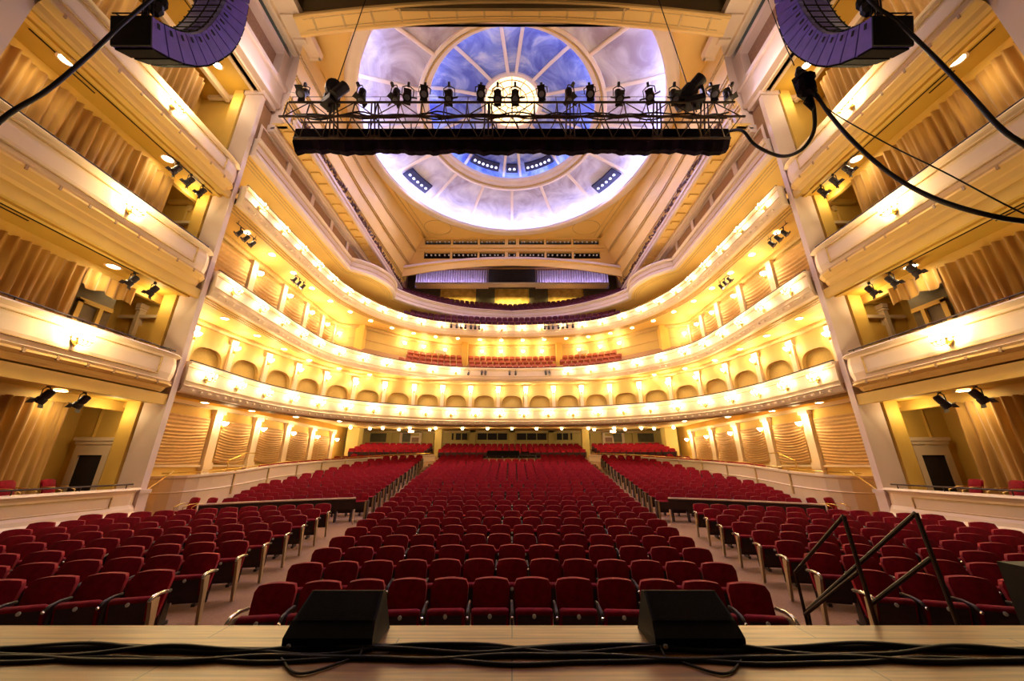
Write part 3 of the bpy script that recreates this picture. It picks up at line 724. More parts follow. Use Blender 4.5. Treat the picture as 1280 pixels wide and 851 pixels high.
# navy light trays on dome
def tray(a0, a1, r0, r1, z0, z1, nl, label):
    t = empty('dome_light_tray'); mb = MB(); rows = []
    for k in range(13):
        a = PI / 2 + R(a0 + (a1 - a0) * k / 12); c, q = math.cos(a), math.sin(a)
        rows.append([(c * r0, CY + q * r0, z0 + .14), (c * r0, CY + q * r0, z0), (c * r1, CY + q * r1, z1), (c * r1, CY + q * r1, z1 + .14)])
    mb.grid(rows); mb.add(rows[0], [(0, 1, 2, 3)]); mb.add(rows[-1], [(0, 1, 2, 3)]); mb.build('tray', 'navy', t)
    for k in range(nl):
        a = PI / 2 + R(a0 + (a1 - a0) * (k + .7) / (nl + .4)); rr = (r0 + r1) / 2; c = (math.cos(a) * rr, CY + math.sin(a) * rr, (z0 + z1) / 2)
        mb = MB(); mb.lathe([(.09, .02), (.12, -.04), (.12, -.07)], 10, c); mb.build('lamp', 'paleamp', t)
    return tag(t, label, 'light tray', 'navy light trays in the dome')
for s in (-1, 1):
    for yy, pw in ((25.6, 1500), (17.5, 1500)):
        l = light((s * 7.6, yy, 26.0), pw, (.62, .56, 1), .5, kind='SPOT', spot_size=R(140), spot_blend=1.0)  # lavender spots added to tint the hall from above; front pair has no tray
tray(51, 66, 9.3, 10.35, 26.28, 26.1, 5, 'curved navy light tray at the lower left edge of the dome')
tray(-66, -51, 9.3, 10.35, 26.28, 26.1, 5, 'curved navy light tray at the lower right edge of the dome')
tray(12, 38, 5.35, 6.1, 28.3, 28.1, 6, 'curved navy light tray left of centre inside the inner dome ring')
tray(-38, -12, 5.35, 6.1, 28.3, 28.1, 6, 'curved navy light tray right of centre inside the inner dome ring')
tray(-5, 5, 5.35, 6.1, 28.3, 28.1, 2, 'smallest navy light tray, between the two inner ones')
# ceiling panel mouldings and ovals
mb = MB()
for s in (-1, 1):
    mb.tube([(s * (bx(y) - .45), y, HC - .02) for y in (22.5, 26, 30, 32.6)], .05, 5)
    mb.tube([(s * (bx(y) - .9), y, HC - .02) for y in (25.5, 28, 30, 32.3)], .03, 5)
    mb.tube([(s * (7.5 + 1.35 * math.cos(2 * PI * k / 32)), 30.8 + 1.15 * math.sin(2 * PI * k / 32), HC - .02) for k in range(32)], .035, 5, closed=True)
mb.box(-9.4, 9.4, 32.9, 33.2, HC - .2, HC)
struct(mb.build('trim_14', 'mould'))
# arched beam over the front of the dome
mb = MB(); rows = []
for i in range(41):
    x = -11.2 + 22.4 * i / 40; dz = 1.05 * (x / 10.4) ** 2; z = 25.1 - dz
    rows.append([(x, 13.1, z + .3), (x, 12.9, z + .02), (x, 12.8, z), (x, 12.72, z + .06), (x, 12.16, z + .17), (x, 12.1, z + .12), (x, 12.04, z + .16), (x, 12.02, z + .3), (x, 12.3, z + .3), (x, 12.3, z + 1.9), (x, 13.1, z + 1.9)])
mb.grid([r + [r[0]] for r in rows]); struct(mb.build('arch_beam', 'ceil'))
mb = MB()
for i in range(15):
    x = -10.3 + 20.6 * i / 14; dz = 1.05 * (x / 10.4) ** 2; z = 25.1 - dz; mb.obox((x, 12.44, z + .1), Vector((1, 0, 0)), Vector((0, -.98, .19)), Vector((0, .19, .98)), .05, .28, .02)
for q in (12.66, 12.22):
    mb.tube([(-10.8 + 21.6 * i / 40, q, 25.1 - 1.05 * ((-10.8 + 21.6 * i / 40) / 10.4) ** 2 + .05 + (12.72 - q) * .2) for i in range(41)], .02, 4)
struct(mb.build('trim_15', 'mould'))
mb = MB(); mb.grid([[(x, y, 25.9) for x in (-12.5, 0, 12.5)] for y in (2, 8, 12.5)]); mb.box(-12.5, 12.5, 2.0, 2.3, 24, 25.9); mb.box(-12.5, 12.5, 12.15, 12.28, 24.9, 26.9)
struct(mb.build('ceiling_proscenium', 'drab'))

# ================================================================== REAR UPPER WALL, GALLERY
SX = [(-9.2, -6.45), (-6.25, -3.6), (-3.4, -.75), (-.42, .42), (.75, 3.4), (3.6, 6.25), (6.45, 9.2)]
mb = MB(); Y = 32.6
for z0, z1 in ((24.95, 25.2), (23.4, 24.3), (22.0, 22.6)): mb.box(-12.4, 12.4, Y, Y + .3, z0, z1)
for z0, z1 in ((24.3, 24.95), (22.6, 23.4)):
    e = [-12.4] + [v for q in SX for v in q] + [12.4]
    for i in range(0, len(e), 2): mb.box(e[i], e[i + 1], Y, Y + .3, z0, z1)
mb.box(-9.6, 9.6, Y - .2, Y, 23.8, 24.1); mb.box(-9.6, 9.6, Y - .1, Y, 23.45, 23.55)
struct(mb.build('wall_back_upper', 'ceil'))
mb = MB(); mb.box(-10, 10, 33.8, 33.9, 22.3, 25.2); mb.box(-10, 10, 32.9, 33.9, 23.9, 24.0); mb.box(-10, 10, 32.9, 33.9, 25.3, 25.4); struct(mb.build('light_slot_backing', 'dark'))
# slot lamps
def simple_spot(name='stage_spotlight', sc=1.0):
    o = empty(name)
    mb = MB(); mb.lathe([(.05, -.22), (.085, -.2), (.09, -.05), (.085, .05), (.11, .1), (.115, .24), (.1, .24)], 12, (0, 0, -.2), (0, -.6, -.8)); mb.build('body', 'fixture', o, smooth=False)
    mb = MB(); mb.lathe([(.095, .225), (.04, .235)], 12, (0, 0, -.2), (0, -.6, -.8)); mb.build('lens', 'lens', o)
    mb = MB(); mb.tube([(-.14, 0, -.2), (-.14, 0, -.02), (0, 0, .04), (.14, 0, -.02), (.14, 0, -.2)], .014, 5); mb.build('yoke', 'fixture', o)
    mb = MB(); mb.box(-.03, .03, -.03, .03, .03, .12); mb.build('clamp', 'fixture', o)
    if sc != 1: o.scale = (sc, sc, sc)
    return o
mb = MB(); mb.lathe([(.06, -.1), (.1, -.08), (.11, .12), (.09, .14)], 10, (0, 0, 0), (0, -1, -.35)); mb.cur = 1; mb.lathe([(.085, .143), (.01, .15)], 10, (0, 0, 0), (0, -1, -.35))
slp = Proto(mb.build('slot_lamp', ['fixture', 'slotglass']))
c = 0
for row, z in ((0, 24.9), (1, 23.3)):
    for i, (a, b) in enumerate(SX):
        n = 2 if b - a < 1 else 6
        for k in range(n):
            x = a + (b - a) * (k + .5) / n
            o = slp.get((x + random.uniform(-.1, .1), 33.1, z)); 
            tag(o, f"small round lamp, {ORD[k+1]} in the {ORD[i+1]} opening from left of the {['upper','lower'][row]} light slot", 'lamp', 'lamps in the back wall slots')
# arched header over the gallery
mb = MB(); rows = []
for i in range(41):
    x = -12.4 + 24.8 * i / 40; t = (x / 11.3) ** 2; z1 = 22.35 - 1.1 * t; z0 = 21.25 - 1.35 * t
    rows.append([(x, 32.0, z1), (x, 31.85, z1 - .06), (x, 31.85, z1 - .26), (x, 32.0, z1 - .32), (x, 32.0, z0 + .2), (x, 32.15, z0 + .22), (x, 32.5, z1 + .1)])
mb.grid([r + [r[0]] for r in rows]); struct(mb.build('gallery_header', ['ceil']))
mb = MB(); rows = []
for i in range(41):
    x = -12.3 + 24.6 * i / 40; t = (x / 11.3) ** 2; z1 = 22.35 - 1.1 * t
    rows.append([(x, 31.84, z1), (x, 31.8, z1 - .26), (x, 31.9, z1 - .26), (x, 31.9, z1 + .04)])
mb.grid([r + [r[0]] for r in rows]); struct(mb.build('trim_16', 'lav'))
mb = MB(); mb.grid([[(x, y, 24.2) for x in (-12.6, 12.6)] for y in (33.4, 40.5)])
struct(mb.build('ceiling_gallery', 'brownpanel'))
mb = MB()
for s in (-1, 1): mb.grid([[(s * 12.6, y, z) for y in (31.9, 40)] for z in (16.3, 24.2)])
struct(mb.build('wall_gallery_sides', 'brownpanel'))
mb = MB(); mb.grid([[(x, 39.8, z) for x in (-12.6, 12.6)] for z in (17.5, 24.2)]); struct(mb.build('wall_gallery_back', 'yellowlit'))
mb = MB(); 
for x0, x1 in ((-12.6, -8.6), (-4.3, -2.05), (2.05, 4.3), (8.6, 12.6)): mb.box(x0, x1, 38.9, 39.2, 17.5, 24.1)
struct(mb.build('wall_gallery_panels', 'greydoor'))
mb = MB(); mb.box(-10.9, 10.9, 36.3, 37.35, 21.55, 21.7); mb.box(-10.9, 10.9, 36.2, 36.3, 21.55, 21.78)
struct(mb.build('booth_ledge', 'lav'))
mb = MB(); mb.box(-2.7, 2.7, 37.0, 37.3, 21.5, 23.9); struct(mb.build('booth_opening', 'dark'))
for s in (-1, 1):
    mb = MB(); rows = []
    for z in (23.9, 22.6, 21.5): rows.append([(s * (2.75 + i * .06), 37.2 + .12 * math.sin(i * 1.3), z) for i in range(141)])
    mb.grid(rows); tag(mb.build('backlit_curtain', 'violetcurtain', fix=False), f"pleated violet grey curtain across the back of the gallery, {SIDE[s]} of the booth", 'curtain')
    light((s * 7.0, 36.6, 21.75), 160, (.72, .66, 1), kind='AREA', shape='RECTANGLE', size=7.6, size_y=.15).rotation_euler = (PI - .35, 0, 0)
    light((s * 6.4, 38.6, 21.1), 130, (1, .74, .25), kind='AREA', shape='RECTANGLE', size=3.6, size_y=.2).rotation_euler = (.5, 0, 0)
light((0, 38.6, 21.1), 150, (1, .74, .25), kind='AREA', shape='RECTANGLE', size=3.6, size_y=.2).rotation_euler = (.5, 0, 0)
# ================================================================== SCONCES
def candle_sconce(arms):
    o = empty('candle_sconce')
    mb = MB(); mb.lathe([(.02, 0), (.09, .015), (.1, .03), (.05, .06), (.03, .08)], 14, (0, 0, 0), (0, -1, 0)); mb.lathe([(.01, -.16), (.04, -.1), (.02, -.04)], 8, (0, -.05, 0)); mb.build('backplate', 'brass', o)
    n = arms
    for k in range(n):
        a = (k - (n - 1) / 2) / max(1, (n - 1) / 2) if n > 1 else 0
        x, y = a * .26, -.2 - .06 * (1 - a * a)
        mb = MB(); mb.tube([(0, -.06, -.02), (x * .5, y * .7, -.09), (x * .9, y, -.05), (x, y, .03)], .011, 5); mb.lathe([(.01, 0), (.04, .02), (.045, .03), (.015, .035)], 8, (x, y, .02)); am = mb.build('arm', 'brass', o)
        mb = MB(); mb.lathe([(.016, 0), (.016, .1)], 8, (x, y, .05)); mb.build('candle', 'plate', am)
        mb = MB(); mb.lathe([(.006, 0), (.022, .025), (.024, .045), (.012, .08), (.002, .1)], 8, (x, y, .15), cap=False); mb.build('bulb', 'bulb', am, smooth=True)
    return o
P5 = Proto(candle_sconce(5)); P3 = Proto(candle_sconce(3))
def face(n): return math.atan2(n[1], n[0]) + PI / 2
WARM = (1, .77, .36)
def sconce_path(path, z, step, side_n, tier, skip=None, power=31, off=.05):
    L = arclen(path); tot = L[-1]; n = int(tot / step); st_ = tot / n
    cnt = {-1: 0, 1: 0}
    half = []
    for i in range(n):
        d = (i + .5) * st_
        p, nn = at_len(path, L, d)
        if skip and skip(p): continue
        half.append((p, nn))
    lefts = [h for h in half if h[0][0] < -.3]; rights = [h for h in half if h[0][0] > .3][::-1]; mid = [h for h in half if abs(h[0][0]) <= .3]
    for s, lst in ((-1, lefts), (1, rights)):
        for k, (p, nn) in enumerate(lst):
            o = P3.get((p[0] + nn[0] * off, p[1] + nn[1] * off, z), face(nn))
            tag(o, f"lit brass candle sconce on the {tier}, {ORD[k+1]} from the {SIDE[s]} pier", 'sconce', 'sconces on the ' + tier)
            light((p[0] + nn[0] * (off + .30), p[1] + nn[1] * (off + .30), z + .22), power, WARM, .07)
    for p, nn in mid:
        o = P3.get((p[0] + nn[0] * off, p[1] + nn[1] * off, z), face(nn)); tag(o, f"lit brass candle sconce at the middle of the {tier}", 'sconce', 'sconces on the ' + tier)
        light((p[0] + nn[0] * (off + .30), p[1] + nn[1] * (off + .30), z + .22), power, WARM, .07)
sconce_path(F1, 5.62, 1.68, 0, 'first balcony front')
sconce_path(F2, 9.52, 1.85, 0, 'second balcony front', skip=lambda p: abs(p[0]) < 3.4)
sconce_path(F3, 13.98, 1.80, 0, 'third balcony front')
for s in (-1, 1):
    for k, (zt, zf, *_r) in enumerate(LV):
        if k == 0: continue
        y = 9.5; z = (zt + zf) / 2 - .08
        o = P5.get((s * 12.19, y, z), -s * PI / 2 * -1 if False else (PI / 2 if s < 0 else -PI / 2))
        tag(o, f"five-arm brass candle sconce on the {SIDE[s]} {LVN[k]} box front", 'sconce', 'sconces on the box fronts')
        light((s * 11.86, y, z + .25), 125, WARM, .09)
# wall sconces: bowl type
def bowl():
    o = empty('bowl_sconce')
    mb = MB(); mb.box(-.05, .05, -.03, 0, -.25, .1); mb.lathe([(.01, -.3), (.035, -.22), (.02, -.12)], 8, (0, -.08, 0)); mb.tube([(0, -.01, -.15), (0, -.1, -.12)], .015, 5); mb.build('bracket', 'brass', o)
    mb = MB(); mb.lathe([(.03, -.1), (.1, -.04), (.15, .06), (.14, .07)], 12, (0, -.16, 0), cap=False); mb.build('shade', 'bulb', o, smooth=True)
    return o
PB = Proto(bowl())
def wall_sconce(p, nn, z, label, group, power=16):
    o = PB.get((p[0] + nn[0] * .16, p[1] + nn[1] * .16, z), face(nn)); tag(o, label, 'sconce', group)
    light((p[0] + nn[0] * .42, p[1] + nn[1] * .42, z + .22), power, WARM, .08)
order = list(range(1, NB)); 
for i in order:
    p, n = st[i]
    s = -1 if p[0] < 0 else 1; k = i if s < 0 else NB - i
    wall_sconce((p[0] + n[0] * .04, p[1] + n[1] * .04), n, 8.05, f"bowl sconce on a first tier wall pilaster, {ORD[k]} from the {SIDE[s]} pier", 'sconces between the arched niches', 5.5)
for s in (-1, 1):
    for k, y in enumerate((17.6, 20.4, 23.0, 25.2, 27.2)):
        wall_sconce((s * 14.15, y), (-s, 0), 12.35, f"bowl sconce on the second tier side wall, {ORD[k+1]} from the {SIDE[s]} pier", 'sconces on the second tier side walls', 11)
    for k, y in enumerate((18.5, 21.5, 24.55, 27.65, 30.8)):
        wall_sconce((s * 14.74, y), (-s, 0), 4.35, f"bowl sconce under the first balcony, {ORD[k+1]} from the {SIDE[s]} pier", 'sconces between the festoon curtains', 10)
    for k, y in enumerate((15.4, 17.75, 20.05, 22.3)):
        light((s * 13.7, y, 15.3), 8, WARM, .1)
L2 = arclen(W2)
cen = []
for i in range(200):
    p, nn = at_len(W2, L2, L2[-1] * (i + .5) / 200); cen.append((p, nn))
for j, xt in enumerate((-9.8, -8.3, -6.3, -3.0, -1.0, 1.0, 3.0, 6.3, 8.3, 9.8)):
    p, nn = min(cen, key=lambda q: abs(q[0][0] - xt) + (0 if q[0][1] > 28 else 99))
    wall_sconce(p, nn, 12.65, f"bowl sconce behind the second balcony seats, {ORD[j+1]} from left", 'sconces behind the second balcony seats', 9)
# ================================================================== DOWNLIGHTS
def downlight():
    o = empty('ceiling_downlight')
    mb = MB(); mb.lathe([(.13, 0), (.19, -.01), (.2, -.03), (.15, -.035)], 16, cap=False); mb.build('trim_ring', 'cream', o)
    mb = MB(); mb.lathe([(.01, -.05), (.1, -.04), (.155, -.015)], 16, cap=False); mb.build('lens', 'downlens', o, smooth=True)
    return o
PD = Proto(downlight())
def down(p, z, label, group, pw=0, sc=1.0):
    o = PD.get((p[0], p[1], z)); o.scale = (sc, sc, sc); tag(o, label, 'downlight', group)
    if pw: 
        l = light((p[0], p[1], z - .12), pw, (1, .78, .4), .12, kind='SPOT', spot_size=R(150), spot_blend=.8)
for path, zc, tier, step, d in ((F1, 5.0, 'first', 2.5, 1.25), (F2, 8.9, 'second', 2.3, 1.15), (F3, 13.4, 'third', 2.0, 1.15)):
    pp = offset(path, -d); L = arclen(pp); n = int(L[-1] / step)
    for i in range(1, n):
        p, nn = at_len(pp, L, L[-1] * i / n); s = -1 if p[0] <= 0 else 1; k = i if s < 0 else n - i
        z = zc
        if tier == 'first' and abs(p[0]) < 10: continue
        if tier == 'first': z = 5.0 + .02
        if tier == 'first' and abs(p[0]) < 6: z = 5.02
        down(p, z - .01, f"round lit downlight under the {tier} balcony edge, {ORD[k]} from the {SIDE[s]} pier", f'downlights under the {tier} balcony', 22)
PG = None
def globe():
    o = empty('ceiling_globe'); mb = MB(); mb.lathe([(.02, 0), (.08, -.02), (.115, -.1), (.09, -.19), (.02, -.22)], 12); mb.build('globe', 'downlens', o, smooth=True)
    mb = MB(); mb.lathe([(.08, .03), (.1, 0), (.06, -.01)], 12); mb.build('ceiling_rose', 'brass', o); return o
PG = Proto(globe())
gx = [(0, 30.2), (-2.0, 30.2), (2.0, 30.2), (-4.05, 30.2), (4.05, 30.2), (-6.2, 30), (6.2, 30), (-7.2, 32.4), (7.2, 32.4), (-8.3, 30), (8.3, 30), (-9.9, 32.4), (9.9, 32.4), (-10.5, 30), (10.5, 30), (-12.1, 31.5), (12.1, 31.5), (-12.9, 29.5), (12.9, 29.5)]
gx.sort()
for i, (x, y) in enumerate(gx):
    o = PG.get((x, y, 5.32 if y < 31 else 5.42)); tag(o, f"small round lit globe on the ceiling under the first balcony, {ORD[i+1]} from left", 'ceiling light', 'globes under the first balcony')
    light((x, y, 5.0), 16, WARM, .12)
for s in (-1, 1):
    for k, lst in enumerate(([(13.65, 10.8)], [(13.45, 10.7)], [(13.3, 10.9), (13.0, 7.3)], [(13.7, 11.7)])):
        for j, (x, y) in enumerate(lst):
            down((s * x, y), LV[k][4] - .005, f"round lit downlight in the ceiling of the {SIDE[s]} {LVN[k]} box" + (', nearer the stage' if j else ''), 'downlights in the side boxes', 34, 1.15)
    for zz in (4.1, 8.4, 13.2, 19.2): light((s * 13.6, 12.4, zz), 15, WARM, .12)  # added lights without fixtures, brighten the box ends behind the curtains
    for yy in (7.0, 11.5): light((s * 10.6, yy, 19.8), 110, (1, .8, .62), .5)  # added mid-air fill lights for the upper boxes, no lamp hangs here
    light((s * 13.1, 7.6, 4.3), 26, WARM, .15, kind='SPOT', spot_size=R(150), spot_blend=.8)
    light((s * 13.1, 7.6, 8.5), 18, WARM, .15, kind='SPOT', spot_size=R(150), spot_blend=.8)
    light((s * 13.2, 7.6, 19.7), 30, WARM, .15, kind='SPOT', spot_size=R(150), spot_blend=.8)
# ================================================================== SEATS
def seat_back(mb, w=.25, z0=.40, z1=.96, y0=.06, y1=.21, th=.07, nu=8, nv=6):
    F = []; B = []
    for j in range(nv + 1):
        v = j / nv; z = z0 + (z1 - z0) * v; hw = w * (.90 + .10 * v)
        if v > .8: hw *= math.sqrt(max(0.0, 1 - ((v - .8) / .235) ** 2)) * .30 + .70
        f = []; b = []
        for i in range(nu + 1):
            u = i / nu * 2 - 1; bul = .035 * (1 - u * u) * (1 - (2 * v - 1) ** 2 * .7); yc = y0 + (y1 - y0) * v + .02 * (u * u)
            zz = z - (.03 * u * u if j == nv else 0)
            f.append((u * hw, yc - bul, zz)); b.append((u * hw, yc + th, zz))
        F.append(f); B.append(b)
    mb.grid(F); mb.grid(B)
    k = nu
    ring_f = F[0] + [r[k] for r in F[1:]] + F[-1][-2::-1] + [r[0] for r in F[-2:0:-1]]
    ring_b = B[0] + [r[k] for r in B[1:]] + B[-1][-2::-1] + [r[0] for r in B[-2:0:-1]]
    mb.grid([ring_f + [ring_f[0]], ring_b + [ring_b[0]]])
def cushion(mb, low=False):
    # folded up seat: rounded pad standing nearly upright, its rolled front edge on top
    pr = [(-.06, .42), (-.115, .44), (-.17, .66), (-.165, .70), (-.12, .725), (-.07, .70), (-.03, .50)]
    if low: pr = [(-.06, .42), (-.17, .66), (-.12, .72), (-.04, .5)]
    w = .228; xs = (-w, -w + .03, w - .03, w); rows = []
    for i, x in enumerate(xs):
        k = .9 if i in (0, 3) else 1
        rows.append([(x, -.1 + (y + .1) * k, .57 + (z - .57) * k) for y, z in pr])
    mb.grid([r + [r[0]] for r in rows]); mb.add(rows[0], [tuple(range(len(pr)))]); mb.add(rows[-1], [tuple(range(len(pr)))])
def make_seat(end=None):
    o = empty('theatre_seat')
    mb = MB(); seat_back(mb); b = mb.build('backrest', 'velvet', o, smooth=True)
    mb = MB(); mb.grid([[(x * (1 if z < .7 else .96), .14 + (z - .4) * .27 + .012, z) for x in (-.25, 0, .25)] for z in (.3, .6, .88)]); 
    mb.box(-.24, .24, .13, .17, .26, .42); mb.build('back_shell', 'shell', o)
    mb = MB(); cushion(mb); c = mb.build('seat_cushion', 'velvet', o, smooth=True)
    mb = MB(); mb.add([(-.2, -.122, .43), (.2, -.122, .43), (.2, -.178, .665), (-.2, -.178, .665)], [(0, 1, 2, 3)]); mb.add([(-.2, -.115, .43), (.2, -.115, .43), (.2, -.08, .34), (-.2, -.08, .34)], [(0, 1, 2, 3)])
    pan = mb.build('seat_pan', 'shell', c, fix=False)
    mb = MB(); mb.lathe([(.002, .012), (.022, .010), (.026, 0)], 10, (0, -.178, .652), (0, -.96, .28), cap=False); mb.build('number_plate', 'plate', c)
    return o
def arm_parts(o, x):
    mb = MB(); mb.tube([(x, .17, .70), (x, .0, .715), (x, -.16, .705), (x, -.24, .665)], .022, 6); a = mb.build('armrest', 'shell', o, smooth=True)
    mb = MB(); mb.lathe([(.012, 0), (.02, .01), (.012, .025)], 8, (x, -.245, .66), (0, -1, .1)); mb.build('armrest_cap', 'chrome', a)
    mb = MB(); mb.box(x - .018, x + .018, -.13, .10, .05, .7); mb.box(x - .03, x + .03, -.18, .16, 0, .05); mb.build('leg', 'standard', o)
def end_parts(o, x):
    mb = MB(); mb.tube([(x, .19, .70), (x, -.02, .735), (x, -.2, .735), (x, -.27, .69)], .024, 6); mb.build('armrest', 'chrome', o, smooth=True)
    mb = MB(); vs = [(-.25, .70), (-.20, .71), (-.08, .70), (-.02, .02), (-.10, .02), (-.19, .5)]
    mb.prism([(y, z) for y, z in vs], lambda p: (x - .022, p[0], p[1]), lambda p: (x + .022, p[0], p[1])); mb.build('end_panel', 'endwood', o)
s_mid = make_seat(); arm_parts(s_mid, .273)
s_left = make_seat(); end_parts(s_left, -.273); arm_parts(s_left, .273)
s_right = make_seat(); end_parts(s_right, .273)
PS = {'m': Proto(s_mid), 'l': Proto(s_left), 'r': Proto(s_right)}
CC = -14.33
def interp(T, y):
    if y <= T[0][0]: return T[0][1]
    for (a, xa), (b, xb) in zip(T, T[1:]):
        if y <= b: return xa + (xb - xa) * (y - a) / (b - a)
    return T[-1][1]
CEN = [(5.4, 3.27), (6.5, 3.42), (8.3, 3.72), (12, 4.2), (20, 5.1), (28, 5.35)]
SIN = [(5.7, 4.85), (7.1, 5.02), (8.6, 5.3), (10, 5.5), (12, 5.8), (13.9, 6.15), (14.1, 5.45), (20, 6.1), (30, 6.75)]
seats = []; wall_rows = []
def row_positions(r, xa, xb):
    # seats along an arc of radius r from |x| = xa to xb
    a0 = math.asin(max(-1, min(1, xa / r))); a1 = math.asin(max(-1, min(1, xb / r)))
    n = max(1, int(round((a1 - a0) * r / .545))); return [a0 + (a1 - a0) * (i + .5) / n for i in range(n)]
for k in range(25):
    r = 19.97 + 1.0 * k
    y = r + CC
    if y > 28.9: break
    w = interp(CEN, y); n = 12 + k if k < 2 else None
    A = row_positions(r, -w, w)
    for i, a in enumerate(A):
        if y > 27.2 and abs(math.sin(a) * r) < 2.2: continue
        seats.append(('centre', k + 1, i, len(A), a, r))
for k in range(1, 9):
    r = 19.97 + 1.0 * k + (.0)
    y = r * math.cos(.25) + CC; a0 = interp(SIN, y)
    A = row_positions(r, a0, 11.95)
    for s in (-1, 1):
        for i, a in enumerate(A): seats.append((SIDE[s] + ' front', k, i, len(A), s * a, r))
PARX = [(abs(p[0]), p[1]) for p in PAR[3:]]
def par_x(y):
    T = sorted([(q[1], q[0]) for q in PARX]); return interp(T, y)
for k in range(14):
    r = 30.2 + 1.0 * k; 
    a = .2; y = r * math.cos(a) + CC; a0 = interp(SIN, y)
    # outer limit where the arc meets the parterre parapet
    xo = a0
    while xo < min(12, 10.3 + .35 * k) and xo < par_x(math.sqrt(r * r - xo * xo) + CC) - .55: xo += .1
    if xo - a0 < 1: continue
    A = row_positions(r, a0, xo)
    for s in (-1, 1):
        for i, q in enumerate(A): seats.append((SIDE[s] + ' rear', k + 1, i, len(A), s * q, r))
def seat_xy(a, r): return (math.sin(a) * (r - .21), math.cos(a) * (r - .21) + CC)
def cam_d(q):
    x, y = seat_xy(q[4], q[5]); return math.sqrt(x * x + y * y) + (3 if abs(x) > y * 1.55 else 0)
seats.sort(key=cam_d)
near, far = seats[:296], seats[296:]
for blk, row, i, n, a, r in near:
    x, y = seat_xy(a, r); z = fz(y)
    # first seat of a side row is at the aisle; centre rows run left to right
    if blk == 'centre': t = 'l' if i == 0 else ('r' if i == n - 1 else 'm')
    else:
        first = i == 0; t = 'm'
        if first: t = 'r' if a < 0 else 'l'
    o = PS[t].get((x, y, z), -a)
    if blk == 'centre': lab = f"crimson folding seat, {ORD[row]} row of the centre block, {ORD[i+1]} from the left aisle"
    else:
        sd, fr = blk.split(); lab = f"crimson folding seat, {ORD[row]} row of the {sd} {fr} block, {ORD[i+1]} from the aisle"
    tag(o, lab, 'seat', 'folding seats of the stalls nearest the stage')
def mini_seat(mb, x, y, z, a, full=True):
    t = MB(); t.cur = 0; seat_back(t, nu=4, nv=4); cushion(t, True)
    if full:
        t.cur = 1; t.box(-.2, .2, -.178, -.165, .42, .66); t.box(-.24, .24, .15, .2, .26, .42); t.box(.255, .29, -.2, .12, .0, .71)
    c, q = math.cos(-a), math.sin(-a)
    o = len(mb.v); mb.v += [(x + vx * c - vy * q, y + vx * q + vy * c, z + vz) for vx, vy, vz in t.v]; mb.f += [tuple(i + o for i in f) for f in t.f]; mb.mi += t.mi
mb = MB()
for blk, row, i, n, a, r in far:
    x, y = seat_xy(a, r); mini_seat(mb, x, y, fz(y), a)
    if blk != 'centre' and i == 0 or blk == 'centre' and i in (0, n - 1):
        sg = 1 if (a < 0) == (blk != 'centre') else -1
        c, q = math.cos(-a), math.sin(-a); mb.cur = 2; mb.cur = 1; mb.box(x + c * .29 * sg - .03, x + c * .29 * sg + .03, y - .2, y + .18, fz(y) + .1, fz(y) + .7, rot=-a); mb.cur = 2; mb.box(x + c * .29 * sg - .032, x + c * .29 * sg + .032, y - .24, y - .2, fz(y), fz(y) + .7, rot=-a); mb.cur = 0
# rows behind the cross aisle
for r in (46.6, 47.6, 48.6, 49.6):
    for a in row_positions(r, -13.2, 13.2):
        x, y = seat_xy(a, r)
        if 6.0 < abs(x) < 7.4: continue
        mini_seat(mb, x, y, 2.62 + (r - 46.6) * .2 + .1, a)
# rows on the side parterre platforms
for s in (-1, 1):
    for off_ in (.9, 1.9, 2.9):
        P = [(s * abs(p[0]), p[1]) for p in PAR[4:]]; P = spline(P); LL = arclen(P); ns_ = int(LL[-1] / .56)
        for i in range(ns_):
            p, nn = at_len(P, LL, (i + .5) * .56); 
            if nn[0] * s < 0: nn = (-nn[0], -nn[1])
            if off_ > 1 and p[1] < 26.5: continue
            if off_ > 2 and p[1] < 28: continue
            if p[1] < 19.5: continue
            x, y = p[0] + nn[0] * off_, p[1] + nn[1] * off_
            if abs(x) > 14.5: continue
            mini_seat(mb, x, y, par_top(p) - .92 + .12 * (off_ - .9), math.atan2(x, y + 4))
o = mb.build('theatre_seats', ['velvet', 'shell', 'endwood'])
tag(o, 'the many small crimson folding seats filling the far rows of the stalls', 'seats', kind='stuff')
# upper tier seats
mb = MB()
def tier_rows(mb, path, offs, zf, xr, stepz, cond=lambda x, y: True):
    for j, d in enumerate(offs):
        P = offset(path, -d); LL = arclen(P); n = int(LL[-1] / .55)
        for i in range(n):
            p, nn = at_len(P, LL, (i + .5) * .55)
            if abs(p[0]) > xr or not cond(p[0], p[1]): continue
            mini_seat(mb, p[0], p[1], zf + stepz * j, math.atan2(-nn[0], -nn[1]) , False)
tier_rows(mb, F2, (.9, 1.7, 2.5, 3.3), 9.35, 9.2, .6, lambda x, y: (y < 33.1 and not (3.9 < abs(x) < 4.5)))
o = mb.build('balcony_seats', 'velvet2'); tag(o, 'the rows of crimson folding seats on the second balcony, tinted russet by the light', 'seats', kind='stuff')
mb = MB(); tier_rows(mb, F3, (.8, 1.6, 2.4), 13.95, 9.6, .7, lambda x, y: y > 28.5)
tier_rows(mb, F4, (.9, 1.7, 2.5, 3.3, 4.1), 16.95, 11.6, .55, lambda x, y: y > 30)
o = mb.build('gallery_seats', 'plum'); tag(o, 'the rows of crimson folding seats high in the gallery, tinted plum by the light', 'seats', kind='stuff')

